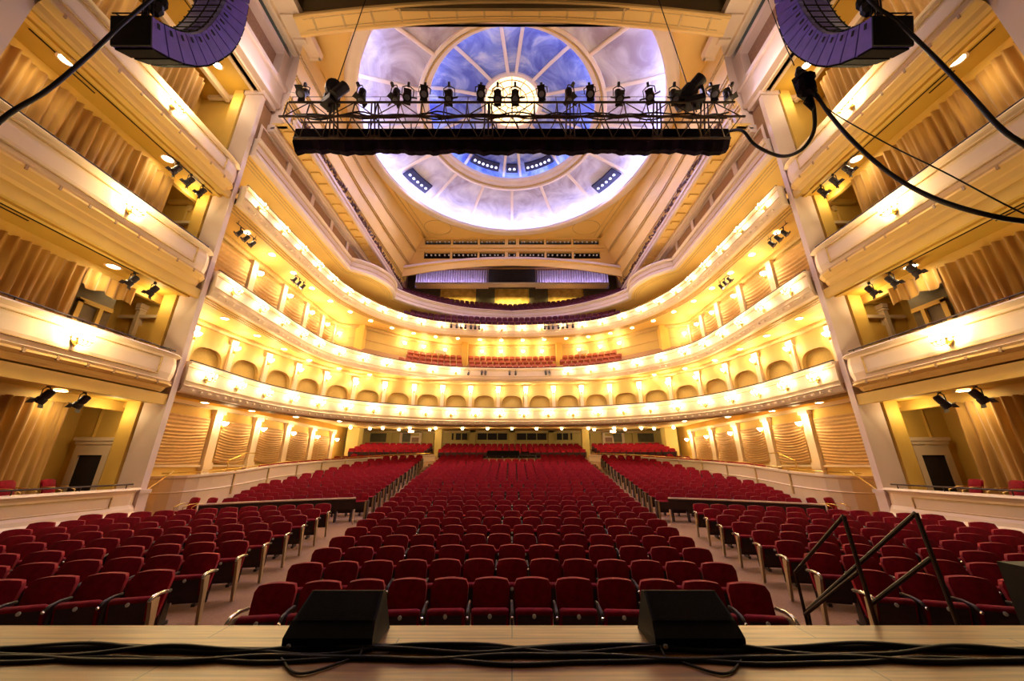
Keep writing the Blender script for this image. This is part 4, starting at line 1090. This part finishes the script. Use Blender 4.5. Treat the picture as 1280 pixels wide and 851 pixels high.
# modesty panels in front of the rear side blocks, aisle steps
for s in (-1, 1):
    mb = MB(); rows = []; rp = 29.35
    for i in range(15):
        x = 5.75 + (10.4 - 5.75) * i / 14; a = math.asin(x / rp); y = math.cos(a) * rp + CC; z = fz(y)
        rows.append([(s * x, y, z + .5), (s * x, y, z + .86), (s * math.sin(a) * (rp + .06), math.cos(a) * (rp + .06) + CC, z + .86), (s * math.sin(a) * (rp + .06), math.cos(a) * (rp + .06) + CC, z + .5)])
    mb.grid(rows); o = empty('modesty_panel'); mb.build('panel', 'shell', o)
    mb = MB(); mb.tube([(r[1][0], r[1][1], r[1][2] + .02) for r in rows], .035, 6); mb.build('top_rail', 'stepedge', o)
    for i in (0, 4, 9, 14):
        mb = MB(); mb.tube([(rows[i][0][0], rows[i][0][1], rows[i][0][2] - .5), rows[i][0]], .025, 6); mb.build('post', 'stepedge', o)
    tag(o, f"low dark panel with pale top rail in front of the {SIDE[s]} rear seat block", 'panel')
    mb = MB()
    for k in range(15):
        r = 30.0 + k; y0 = r * math.cos(.16) + CC; xa, xb = interp(CEN, y0) + .35, interp(SIN, y0 + .3) - .32
        a = (xa + xb) / 2 / r; x, y = math.sin(a) * r, math.cos(a) * r + CC
        mb.box(s * x - (xb - xa) / 2 - .05, s * x + (xb - xa) / 2 + .05, y - .22, y + .22, fz(y - .5), fz(y) + .1, rot=-a * s)
    struct(mb.build('aisle_steps', 'stepedge'))

# ================================================================== SIDE BOX CHAIRS
def box_chair():
    o = empty('box_chair')
    mb = MB(); seat_back(mb, .24, .48, .92, .12, .22, .06); mb.build('backrest', 'velvet', o, smooth=True)
    mb = MB(); mb.box(-.24, .24, -.28, .18, .40, .48); mb.build('seat', 'velvet', o)
    for x in (-.22, .22):
        for y in (-.24, .2):
            mb = MB(); mb.tube([(x, y, 0), (x, y, .42)], .018, 6); mb.build('leg', 'brass', o)
        mb = MB(); mb.tube([(x * 1.15, .2, .42), (x * 1.15, .2, .72), (x * 1.15, -.05, .70), (x * 1.15, -.24, .62), (x * 1.15, -.24, .42)], .018, 6); mb.build('arm', 'brass', o, smooth=True)
    return o
PC = Proto(box_chair())
for s in (-1, 1):
    for k, y in enumerate((7.5, 8.4, 9.3, 10.2, 11.1)):
        o = PC.get((s * 12.95, y, 1.1), -s * PI / 2 + (-s) * .35); tag(o, f"red chair with thin gilt arms in the {SIDE[s]} ground-level box, {ORD[5-k]} from the pier", 'chair', 'chairs in the ground-level boxes')
# three loose chairs near the pier
for s in (-1, 1):
    for k, (x, y) in enumerate(((12.0, 14.55), (11.3, 14.5))):
        o = PC.get((s * x, y, fz(14)), s * .35); tag(o, f"loose red chair standing by the {SIDE[s]} parterre stair, " + ('nearer the wall' if k == 0 else 'nearer the seats'), 'chair', 'loose chairs by the parterre stairs')

# ================================================================== SPOTLIGHTS
def big_spot():
    o = empty('stage_spotlight')
    ax = (0, -.5, -.87)
    mb = MB(); mb.lathe([(.06, -.25), (.11, -.22), (.12, -.02), (.10, .02), (.13, .05), (.14, .2), (.12, .2)], 14, (0, 0, -.32), ax)
    for a in range(6): 
        q = a * PI / 3; 
    mb.build('body', 'fixture', o)
    mb = MB()
    for dx, dz in ((-.2, 0), (.2, 0)): mb.add([(dx * .6, -.14, -.52), (dx * .6, -.06, -.40), (dx * 1.5, -.12, -.42), (dx * 1.5, -.2, -.54)], [(0, 1, 2, 3)])
    mb.add([(-.1, -.17, -.42), (.1, -.17, -.42), (.12, -.28, -.34), (-.12, -.28, -.34)], [(0, 1, 2, 3)]); mb.add([(-.1, -.02, -.52), (.1, -.02, -.52), (.12, .0, -.66), (-.12, .0, -.66)], [(0, 1, 2, 3)])
    mb.build('barn_doors', 'fixture', o, fix=False)
    mb = MB(); mb.lathe([(.12, .19), (.05, .21)], 14, (0, 0, -.32), ax); mb.build('lens', 'lens', o)
    mb = MB(); mb.tube([(-.17, 0, -.32), (-.17, 0, -.1), (-.05, 0, -.02), (.05, 0, -.02), (.17, 0, -.1), (.17, 0, -.32)], .016, 5); mb.build('yoke', 'fixture', o)
    mb = MB(); mb.box(-.035, .035, -.035, .035, -.03, .1); mb.build('clamp', 'fixture', o)
    return o
PB2 = Proto(big_spot())
for s in (-1, 1):
    lists = [[(10.0, 13.0, 4.55), (10.9, 13.0, 4.55)], [(11.0, 13.0, 8.7), (11.75, 13.0, 8.7)] + ([(10.3, 13.0, 8.7)] if s > 0 else []), [(11.0, 12.95, 13.5), (11.6, 12.95, 13.5), (12.2, 12.95, 13.5)]]
    for k, lst in enumerate(lists):
        for j, (y, x, z) in enumerate(sorted(lst)):
            o = PB2.get((s * x, y, z - .08), s * 1.2); o.scale = (.9, .9, .9)
            tag(o, f"black spotlight hanging in the {SIDE[s]} {LVN[k]} box, {ORD[j+1]} from the stage", 'spotlight', 'spotlights in the side boxes')
        mb = MB(); y0, y1 = min(q[0] for q in lst) - .3, max(q[0] for q in lst) + .5; mb.tube([(s * 13.0, y0, lst[0][2] + .02), (s * 13.0, y1, lst[0][2] + .02)], .022, 6)
        for yy in (y0 + .1, y1 - .1): mb.tube([(s * 13.0, yy, lst[0][2]), (s * 13.0, yy, LV[k][4] + .02)], .015, 5)
        tag(mb.build('lamp_pipe', 'fixture'), f"short black pipe carrying the spotlights in the {SIDE[s]} {LVN[k]} box", 'pipe', 'lamp pipes in the side boxes')
    # pipes under the third balcony
    for j, (y, z) in enumerate(((15.0, 13.2), (19.6, 13.2))):
        mb = MB(); mb.tube([(s * 13.0, y - .7, z), (s * 13.0, y + .7, z)], .02, 5)
        for yy in (y - .6, y + .6): mb.tube([(s * 13, yy, z), (s * 13, yy, z + .2)], .012, 4)
        tag(mb.build('lamp_pipe', 'fixture'), f"short black pipe with spotlights under the {SIDE[s]} third balcony, {ORD[j+1]} from the pier", 'pipe', 'lamp pipes under the third balcony')
        for k2, dy in enumerate((-.4, 0.05, .5)):
            o = PB2.get((s * 13.0, y + dy, z - .1), s * .8); o.scale = (.8, .8, .8)
            tag(o, f"small spotlight under the {SIDE[s]} third balcony, {ORD[k2+1]} on the {ORD[j+1]} pipe from the pier", 'spotlight', 'spotlights under the third balcony')
PSM = Proto(simple_spot())
L3 = arclen(F3); cand = [at_len(F3, L3, L3[-1] * (i + .5) / 400) for i in range(400)]
for s in (-1, 1):
    for j in range(7):
        xt = s * (2.9 + j * .42); p, nn = min(cand, key=lambda q: abs(q[0][0] - xt) + (0 if q[0][1] > 28 else 99))
        o = PSM.get((p[0] + nn[0] * .28, p[1] + nn[1] * .28, 14.25), face(nn)); tag(o, f"small black spotlight on the third balcony front {SIDE[s]} of centre, {ORD[j+1]} from the middle", 'spotlight', 'spotlights on the third balcony front')
    mb = MB(); pts = []
    for j in range(8):
        xt = s * (2.7 + j * .42); p, nn = min(cand, key=lambda q: abs(q[0][0] - xt) + (0 if q[0][1] > 28 else 99)); pts.append((p[0] + nn[0] * .28, p[1] + nn[1] * .28, 14.36))
    mb.tube(pts, .018, 5); tag(mb.build('lamp_pipe', 'fixture'), f"thin pipe for spotlights on the third balcony front, {SIDE[s]} of centre", 'pipe')
for j, (x, w) in enumerate(((-3.6, 0), (-2.5, 0), (-2.2, 0), (-.2, 1), (.3, 0), (2.8, 0), (3.1, 0))):
    o = PSM.get((x, 29.12, 9.75), 0); o.scale = (.8,) * 3
    tag(o, f"small black projector lamp on the middle of the second balcony front, {ORD[j+1]} from left", 'spotlight', 'lamps on the second balcony front')

# ================================================================== LIGHTING TRUSS
tr = empty('lighting_truss', (0, 10.0, 14.0))
XL = 8.6
def tt(a, b, r=.035, mb=None, n=6): mb.tube([a, b], r, n)
for nm, y, z, xl in (('top_chord', 0, 1.4, 8.45), ('front_chord', -.05, .62, 8.65), ('rear_chord', .85, 1.4, 8.45), ('bottom_chord', .45, .12, 8.3)):
    mb = MB(); tt((-xl, y, z), (xl, y, z), .045, mb); mb.build(nm, 'truss', tr)
mb = MB(); n = 20
for i in range(n):
    x0 = -8.5 + 17 * i / n; x1 = -8.5 + 17 * (i + 1) / n
    tt((x0, -.05, .62), (x0, 0, 1.4), .025, mb, 5)
    if i % 2 == 0: tt((x0, -.05, .62), (x1, 0, 1.4), .02, mb, 5)
    else: tt((x0, 0, 1.4), (x1, -.05, .62), .02, mb, 5)
    tt((x0, 0, 1.4), (x0, .85, 1.4), .02, mb, 5); tt((x0 + .2, .85, 1.4), (x0 + .35, .7, .3), .022, mb, 5)
    tt((x0, -.05, .62), (x0 + .42, .45, .14), .026, mb, 5)
    tt((x1, -.05, .62), (x1 - .42, .45, .14), .018, mb, 5)
mb.build('lacing', 'truss', tr)
mb = MB(); rnd = random.Random(5)
rows = []
for i in range(121):
    x = -8.35 + 16.7 * i / 120; rg = .05 * math.sin(x * 2.3) + .03 * math.sin(x * 7) + .03 * math.sin(x * 13)
    rows.append([(x, .5, .66), (x, .5, .1 + rg), (x, .75, -.16 + rg), (x, .95, -.16 + rg), (x, 1.0, .66)])
mb.grid([r + [r[0]] for r in rows]); mb.add(rows[0], [(0, 1, 2, 3, 4)]); mb.add(rows[-1], [(0, 1, 2, 3, 4)])
mb.build('black_skirt', 'drape', tr)
mb = MB(); tt((-8.45, .05, 1.75), (8.45, .05, 1.75), .012, mb, 4)
for i in range(11): tt((-8.4 + i * 1.68, .02, 1.4), (-8.4 + i * 1.68, .05, 1.75), .012, mb, 4)
mb.build('safety_wire', 'truss', tr)
mb = MB()
for q in range(4):
    pts = []
    for i in range(90):
        x = -8.2 + 16.4 * i / 89; pts.append((x, .1 + .05 * q, 1.02 - .16 * abs(math.sin(x * (1.1 + .13 * q) + q)) + .05 * math.sin(x * 4 + q)))
    mb.tube(pts, .028, 5)
mb.build('cable_bundle', 'cable', tr)
for x in (-6.75, -5.2, -.9, 2.2, 5.5, 7.3):
    mb = MB(); mb.box(x - .2, x + .2, .38, .42, .1, .2)
    for d in (-.12, .0, .12): tt((x + d, .0, 1.42), (x + d * 1.4, .4, .15), .03, mb, 5)
    mb.build('drop_bracket', 'truss', tr)
tag(tr, 'long brown steel lighting truss with black skirt hung in front of the dome', 'truss')
for k, x in enumerate((-7.2, 7.2)):
    mb = MB(); tt((x, 10.4, 15.4), (x * .93, 10.9, 26.1), .02, mb, 5)
    tag(mb.build('hanging_cable', 'cable'), f"thin steel cable holding up the {'left' if k == 0 else 'right'} end of the truss", 'cable')
TX = [(380, 0), (447, 1), (490, 1), (510, 2), (531, 3), (561, 4), (601, 3), (622, 4), (644, 4), (677, 3), (716, 1), (737, 3), (774, 4), (811, 2), (844, 4), (890, 3), (916, 1)]
for i, (px, kd) in enumerate(TX):
    x = (px - 640) / 451 * 13.9
    o = PB2.get((x, 10.0, 16.28), [0, -.7, .3, .2, 0][kd] if px < 640 else [0, .8, -.5, -.2, 0][kd], rx=[0, .5, .2, .0, .3][kd])
    sc = 1.25; o.scale = (sc, sc, sc)
    tag(o, f"black spotlight standing on the truss top rail, {ORD[i+1]} from left", 'spotlight', 'spotlights on the truss')
def mover():
    o = empty('moving_spotlight')
    mb = MB(); mb.box(-.2, .2, -.15, .15, 0, .18); mb.tube([(0, 0, -.1), (0, 0, 0)], .05, 6); mb.build('base', 'fixture', o)
    mb = MB(); mb.box(-.28, -.22, -.08, .08, .1, .55); mb.box(.22, .28, -.08, .08, .1, .55); mb.box(-.28, .28, -.08, .08, .18, .24); mb.build('yoke', 'fixture', o)
    mb = MB(); mb.lathe([(.12, -.35), (.2, -.3), (.2, .05), (.15, .1), (.16, .35), (.14, .36)], 14, (0, 0, .55), (.75, -.3, .55)); mb.build('head', 'fixture', o)
    mb = MB(); mb.lathe([(.14, .355), (.05, .37)], 14, (0, 0, .55), (.75, -.3, .55)); mb.build('lens', 'lens', o)
    mb = MB(); mb.lathe([(.12, -.25), (.13, .2), (.1, .22)], 12, (-.35, 0, .3), (-.3, -.3, .8)); mb.build('ballast', 'fixture', o)
    return o
PM = Proto(mover())
o = PM.get((-6.95, 10.1, 15.35), 2.6); o.scale = (1.5,) * 3; tag(o, 'bulky black moving spotlight near the left end of the truss', 'spotlight')
o = PM.get((6.95, 10.1, 15.35), -.3); o.scale = (1.5,) * 3; tag(o, 'bulky black moving spotlight near the right end of the truss', 'spotlight')

# ================================================================== LINE ARRAYS
OUT = [(6.40, 12.70), (7.05, 13.15), (7.67, 13.9), (8.12, 14.96), (8.36, 15.9), (8.40, 17.0), (8.25, 18.1), (8.1, 19.4)]
INN = [(6.15, 13.46), (6.45, 13.65), (6.91, 14.1), (7.25, 14.65), (7.44, 15.3), (7.55, 16.1), (7.58, 16.9), (7.45, 18.2)]
def smooth2(P, n):
    Q = spline(P, .05); return resample(Q, n)
NA = 15
for s in (-1, 1):
    t = empty('line_array_speaker', (0, 0, 0)); A = smooth2(OUT, NA); B = smooth2(INN, NA)
    for i in range(NA):
        a0, a1, b0, b1 = A[i], A[i + 1], B[i], B[i + 1]
        g = .04
        def mix(p, q, u): return (p[0] + (q[0] - p[0]) * u, p[1] + (q[1] - p[1]) * u)
        poly = [mix(a0, a1, g), mix(a0, a1, 1 - g), mix(b0, b1, 1 - g), mix(b0, b1, g)]
        mb = MB(); mb.prism(poly, lambda p: (s * 9.4, p[0], p[1]), lambda p: (s * 10.42, p[0], p[1])); cab = mb.build('cabinet', 'array', t)
        # front grille along the outer edge
        ca = mix(a0, a1, .5); cb = mix(b0, b1, .5); d = Vector((ca[0] - cb[0], ca[1] - cb[1])).normalized()
        gp = [mix(a0, a1, .08), mix(a0, a1, .92), (mix(a0, a1, .92)[0] + d.x * .05, mix(a0, a1, .92)[1] + d.y * .05), (mix(a0, a1, .08)[0] + d.x * .05, mix(a0, a1, .08)[1] + d.y * .05)]
        mb = MB(); mb.prism(gp, lambda p: (s * 9.42, p[0], p[1]), lambda p: (s * 10.4, p[0], p[1])); mb.build('grille', 'grille', cab)
        # handle slot near the inner edge, rear rigging
        h0 = mix(ca, cb, .72); h1 = mix(ca, cb, .9); pp = Vector((-d.y, d.x)) * .03
        mb = MB(); mb.prism([(h0[0] + pp.x, h0[1] + pp.y), (h1[0] + pp.x, h1[1] + pp.y), (h1[0] - pp.x, h1[1] - pp.y), (h0[0] - pp.x, h0[1] - pp.y)], lambda p: (s * 9.385, p[0], p[1]), lambda p: (s * 9.41, p[0], p[1])); mb.build('handle_slot', 'black', cab)
    mb = MB(); mb.prism([A[0], B[0], (B[0][0] - .03, B[0][1] - .02), (A[0][0] - .04, A[0][1] - .0)], lambda p: (s * 9.38, p[0], p[1]), lambda p: (s * 10.44, p[0], p[1])); mb.build('end_plate', 'black', t)
    mb = MB()
    for x in (9.5, 9.9, 10.3):
        mb.tube([(s * x, p[0] - .06, p[1] + .02) for p in B], .02, 4)
    for p in B:
        mb.tube([(s * 9.45, p[0] - .06, p[1] + .02), (s * 10.38, p[0] - .06, p[1] + .02)], .018, 4)
    mb.build('rigging_frame', 'black', t)
    mb = MB(); mb.box(s * 9.3, s * 10.5, 6.9, 8.5, 19.2, 19.32); 
    for x in (9.5, 10.3): mb.tube([(s * x, 7.6, 19.3), (s * x, 7.6, 26.2)], .03, 5)
    mb.build('hanging_frame', 'black', t)
    tag(t, f"curved violet-lit line array of loudspeaker cabinets hanging at the {SIDE[s]} of the stage", 'speaker')
    # feed cables looping behind the array
    mb = MB()
    for q in range(5):
        pts = []
        for i in range(20):
            u = i / 19; pts.append((s * (9.55 + .14 * q), 6.3 - .5 * math.sin(u * PI) + u * .6 + .05 * q, 13.6 + u * 3.6 - .5 * math.sin(u * PI * 2 + q) * .3))
        mb.tube(pts, .022, 5)
    mb.lathe([(.1, -.15), (.16, 0), (.12, .2)], 8, (s * 9.6, 6.3, 14.0)); mb.lathe([(.08, -.2), (.14, 0), (.1, .2)], 8, (s * 9.75, 6.45, 14.5))
    tag(mb.build('speaker_cable_loom', 'cable'), f"loose loom of black speaker cables behind the {SIDE[s]} line array", 'cable')

# ================================================================== BIG HANGING CABLES (points found where they hang, y given)
def heavy(name, pts, r, label, step=True):
    P = [Vector(p) for p in pts]; out = []
    for i in range(len(P) - 1):
        p0 = P[max(i - 1, 0)]; p1 = P[i]; p2 = P[i + 1]; p3 = P[min(i + 2, len(P) - 1)]
        for k in range(10):
            t = k / 10; out.append(.5 * ((2 * p1) + (p2 - p0) * t + (2 * p0 - 5 * p1 + 4 * p2 - p3) * t * t + (3 * p1 - p0 - 3 * p2 + p3) * t ** 3))
    out.append(P[-1]); mb = MB(); mb.tube(out, r, 8)
    return tag(mb.build(name, 'cable', smooth=True), label, 'cable')
heavy('hanging_cable', [(-9.6, 4.9, 6.8), (-9.5, 5.0, 8.4), (-9.3, 5.2, 9.5), (-9.38, 5.5, 10.95), (-9.36, 5.7, 12.3), (-9.4, 6.0, 13.9), (-9.34, 6.3, 15.7), (-9.3, 6.8, 19), (-9.3, 7.2, 26)], .042, 'thick black cable sweeping down across the left upper boxes')
heavy('hanging_cable', [(9.2, 7.0, 26), (9.2, 6.4, 19), (9.25, 6.0, 14.1), (9.73, 6.0, 13.05), (9.65, 5.7, 11.3), (9.46, 5.4, 9.7), (9.15, 5.1, 8.4), (9.26, 5.0, 7.8), (9.6, 5.0, 7.3), (10.2, 5.0, 6.8)], .042, 'thick black cable sweeping down across the upper right boxes, beside the line array')
heavy('hanging_cable', [(8.0, 7.0, 12.0), (8.15, 7.0, 11.8), (8.05, 6.8, 10.9), (7.89, 6.4, 9.5), (7.88, 6.0, 8.2), (7.92, 5.6, 7.25), (8.06, 5.2, 6.55), (8.54, 5.0, 6.2), (9.6, 5.0, 6.2), (11, 5, 6.3)], .042, 'thick black cable from the hoist down to the right edge in front of the boxes')
heavy('hanging_cable', [(8.15, 10.2, 14.2), (8.11, 9.6, 13.5), (8.08, 9.2, 12.4), (8.2, 8.6, 11.33), (8.25, 8.0, 10.9), (8.36, 7.6, 11.1), (8.16, 7.2, 11.4), (8.0, 7.0, 11.9)], .05, 'black cable looping from the right end of the truss to the hoist')
heavy('hanging_cable', [(7.9, 7.0, 26), (7.78, 7.0, 15.75), (7.85, 7.0, 12.9)], .012, 'thin wire holding the hoist at the right')
heavy('hanging_cable', [(8.0, 7.0, 11.9), (8.4, 7.0, 11.15), (8.82, 6.5, 9.5), (9.05, 6.0, 8.2), (9.6, 5.6, 6.8), (10.4, 5.4, 6.0)], .014, 'thin wire slanting down from the hoist across the right boxes')
o = empty('chain_hoist', (7.93, 7.0, 11.6))
mb = MB(); mb.box(-.16, .16, -.16, .16, .2, .85, rot=.4); mb.lathe([(.1, .85), (.12, 1.0), (.05, 1.2)], 10); mb.build('motor_body', 'black', o)
mb = MB(); mb.lathe([(.12, 0), (.22, .1), (.2, .45), (.24, .5)], 10, (-.12, -.1, .1), (.15, 0, 1)); mb.build('chain_bag', 'drape', o)
mb = MB()
for i in range(5): mb.tube([(.02 * i, -.05 * i, .3), (.12 - .05 * i, .1, 0), (.05, .02 * i, -.3)], .02, 5)
mb.build('connector_tails', 'cable', o)
tag(o, 'black chain hoist with cable tails hanging below the right line array', 'hoist')
# ================================================================== STAGE THINGS
def wedge(x, rz):
    o = empty('stage_monitor', (x, 3.76, 1.0), rz); 
    pr = [(-.26, 0), (-.27, .10), (-.19, .20), (.03, .36), (.09, .35), (.19, .0)]
    hw = lambda z: .37 - .04 * min(1, max(0, z - .1) / .26)
    mb = MB(); mb.prism(pr, lambda p: (-hw(p[1]), p[0], p[1]), lambda p: (hw(p[1]), p[0], p[1])); mb.build('cabinet', 'black', o)
    mb = MB(); mb.add([(-.33, -.2, .205), (.33, -.2, .205), (.31, .02, .362), (-.31, .02, .362)], [(0, 1, 2, 3)]); mb.add([(-.34, -.275, .02), (.34, -.275, .02), (.34, -.275, .1), (-.34, -.275, .1)], [(0, 1, 2, 3)]); mb.build('grille', 'grille', o, fix=False)
    mb = MB(); mb.tube([(-.33, .03, .363), (.33, .03, .363)], .004, 5); mb.build('edge_trim', 'endwood', o)
    mb = MB(); mb.lathe([(.02, 0), (.022, .015), (.01, .02)], 8, (-.3, -.275, .05), (0, -1, 0)); mb.build('socket', 'chrome', o)
    return o
tag(wedge(-1.47, 0.0), 'black wedge stage monitor on the stage edge, left of the middle', 'speaker')
tag(wedge(1.50, 0.0), 'black wedge stage monitor on the stage edge, right of the middle', 'speaker')
for o in list(bpy.data.objects):
    if o.name.startswith('stage_monitor'): o.scale = (.97, 1.0, .92)
rnd = random.Random(11)
def floor_cable(y, amp, seed, r, x0=-7, x1=7, z=1.0, label='', bump=0):
    rn = random.Random(seed); ph = [rn.uniform(0, 6) for _ in range(3)]; pts = []
    for i in range(141):
        x = x0 + (x1 - x0) * i / 140
        yy = y + amp * (math.sin(x * .9 + ph[0]) * .6 + .9 * math.sin(x * 3.1 + ph[1]) + .3 * math.sin(x * 7 + ph[2]))
        pts.append((x, yy, z + r + (bump * (1 + math.sin(x * 3 + ph[1])) * .5)))
    mb = MB(); mb.tube(pts, r, 7); return tag(mb.build('stage_cable', 'cable', smooth=True), label, 'cable', 'black cables along the stage edge')
floor_cable(3.52, .03, 1, .020, label='thick black cable along the stage edge, farthest of the bundle')
floor_cable(3.49, .035, 2, .018, label='black cable along the stage edge, second farthest of the bundle', bump=.02)
floor_cable(3.46, .05, 3, .016, label='black cable along the stage edge, in the middle of the bundle', bump=.03)
floor_cable(3.36, .035, 4, .018, label='black cable along the stage edge, second nearest of the bundle')
floor_cable(3.33, .035, 5, .014, label='thin black cable along the stage edge, nearest of the bundle')
for s, lb in ((-1, 'left'), (1, 'right')):
    mb = MB(); x = s * 1.47; pts = [(x - s * .3, 3.48, 1.05)]
    for i in range(24): u = i / 23; pts.append((x - s * .3 + s * .62 * u, 3.4 - .22 * math.sin(u * PI) + .02 * math.sin(u * 9), 1.012))
    mb.tube(pts, .009, 5); tag(mb.build('monitor_lead', 'cable', smooth=True), f"thin black lead curling in front of the {lb} stage monitor", 'cable')
o = empty('floor_socket', (-.16, 3.52, 1.0)); o.scale = (.8,) * 3; mb = MB(); mb.box(-.07, .07, -.05, .05, 0, .004); mb.build('socket_plate', 'endwood', o)
mb = MB(); mb.add([(-.06, -.05, .005), (.06, -.05, .005), (.05, -.03, .03), (0, -.01, .05), (-.05, -.03, .03)], [(0, 1, 2, 3, 4)]); mb.build('socket_lid', 'black', o, fix=False)
tag(o, 'small floor socket with raised dark lid at the middle of the stage edge', 'socket')
# stair rails at the right
def rail(pts, r, label):
    mb = MB()
    for p in pts: mb.tube(p, r, 8)
    return tag(mb.build('stair_rail', 'bronze'), label, 'rail')
rail([[(3.43, 4.06, .55), (3.43, 4.12, 1.9)], [(3.43, 4.12, 1.9), (3.47, 5.1, 1.16), (3.5, 5.12, .0)], [(3.43, 4.12, 1.4), (3.47, 5.1, .72)]], .019, 'dark stair handrail with a peaked top at the right of the stage, nearer the middle')
rail([[(4.26, 4.12, .55), (4.27, 4.2, 1.92)], [(4.27, 4.2, 1.92), (3.62, 5.25, .72), (3.6, 5.25, .0)], [(4.27, 4.2, 1.5), (3.95, 4.7, .95)]], .021, 'dark stair handrail with a peaked top and a mid bar, farther right')
o = empty('floor_speaker', (5.72, 4.32, 0)); mb = MB(); mb.box(-.3, .3, -.25, .3, 0, 1.38); mb.build('cabinet', 'black', o); mb = MB(); mb.box(-.27, .27, .3, .31, .05, 1.3); mb.build('grille', 'grille', o)
tag(o, 'black loudspeaker cabinet standing before the stage at the far right edge', 'speaker')
mb = MB(); mb.box(3.2, 4.6, 4.02, 4.4, 0.0, .72); mb.box(3.2, 4.6, 4.4, 4.8, 0, .48); mb.box(3.2, 4.6, 4.8, 5.15, 0, .24)
tag(mb.build('stage_steps', 'black'), 'black steps from the stage down to the stalls at the right', 'steps')
# mixing position
o = empty('mixing_desk', (0, 28.6, 2.3))
mb = MB(); mb.box(-1.9, .55, -.4, .4, .72, .86); mb.box(-1.9, .55, .3, .36, .86, 1.12); mb.build('desk_surface', 'black', o)
mb = MB(); mb.box(.62, 1.85, -.35, .3, .74, .82); mb.build('side_table', 'standard', o)
mb = MB(); mb.box(.7, 1.3, .05, .25, .9, 1.05); mb.box(1.4, 1.8, -.1, .1, .82, .92); mb.build('equipment_case', 'black', o)
for x in (-1.85, -.7, .5, 1.8):
    mb = MB(); mb.box(x - .04, x + .04, -.35, .3, -.1, .74); mb.build('leg', 'chrome', o)
tag(o, 'long black sound mixing desk among the rearmost centre stalls seats', 'desk')

# ================================================================== LIGHT + CAMERA
w = bpy.data.worlds.new('World'); bpy.context.scene.world = w; w.use_nodes = True
w.node_tree.nodes['Background'].inputs['Color'].default_value = (1.0, .8, .6, 1); w.node_tree.nodes['Background'].inputs['Strength'].default_value = .03
# stage working lights high above the stage behind the camera
cd = bpy.data.cameras.new('camera'); co = bpy.data.objects.new('camera', cd); col.objects.link(co)
co.location = (0, 0, 2.4); co.rotation_euler = (R(109.0), 0, 0); cd.sensor_width = 36; cd.lens = 451 / 1280 * 36; cd.clip_start = .05; cd.clip_end = 200
sc = bpy.context.scene; sc.camera = co
sc.view_settings.view_transform = 'Standard'; sc.view_settings.look = 'None'; sc.view_settings.gamma = 1; sc.view_settings.use_curve_mapping = False
sc.view_settings.exposure = 0.8
cy = sc.cycles
cy.use_denoising = True
try: cy.denoiser = 'OPENIMAGEDENOISE'
except Exception: pass
cy.max_bounces = 6; cy.diffuse_bounces = 4; cy.glossy_bounces = 3; cy.sample_clamp_indirect = 6; cy.sample_clamp_direct = 0
cy.use_light_tree = True; cy.caustics_reflective = False; cy.caustics_refractive = False
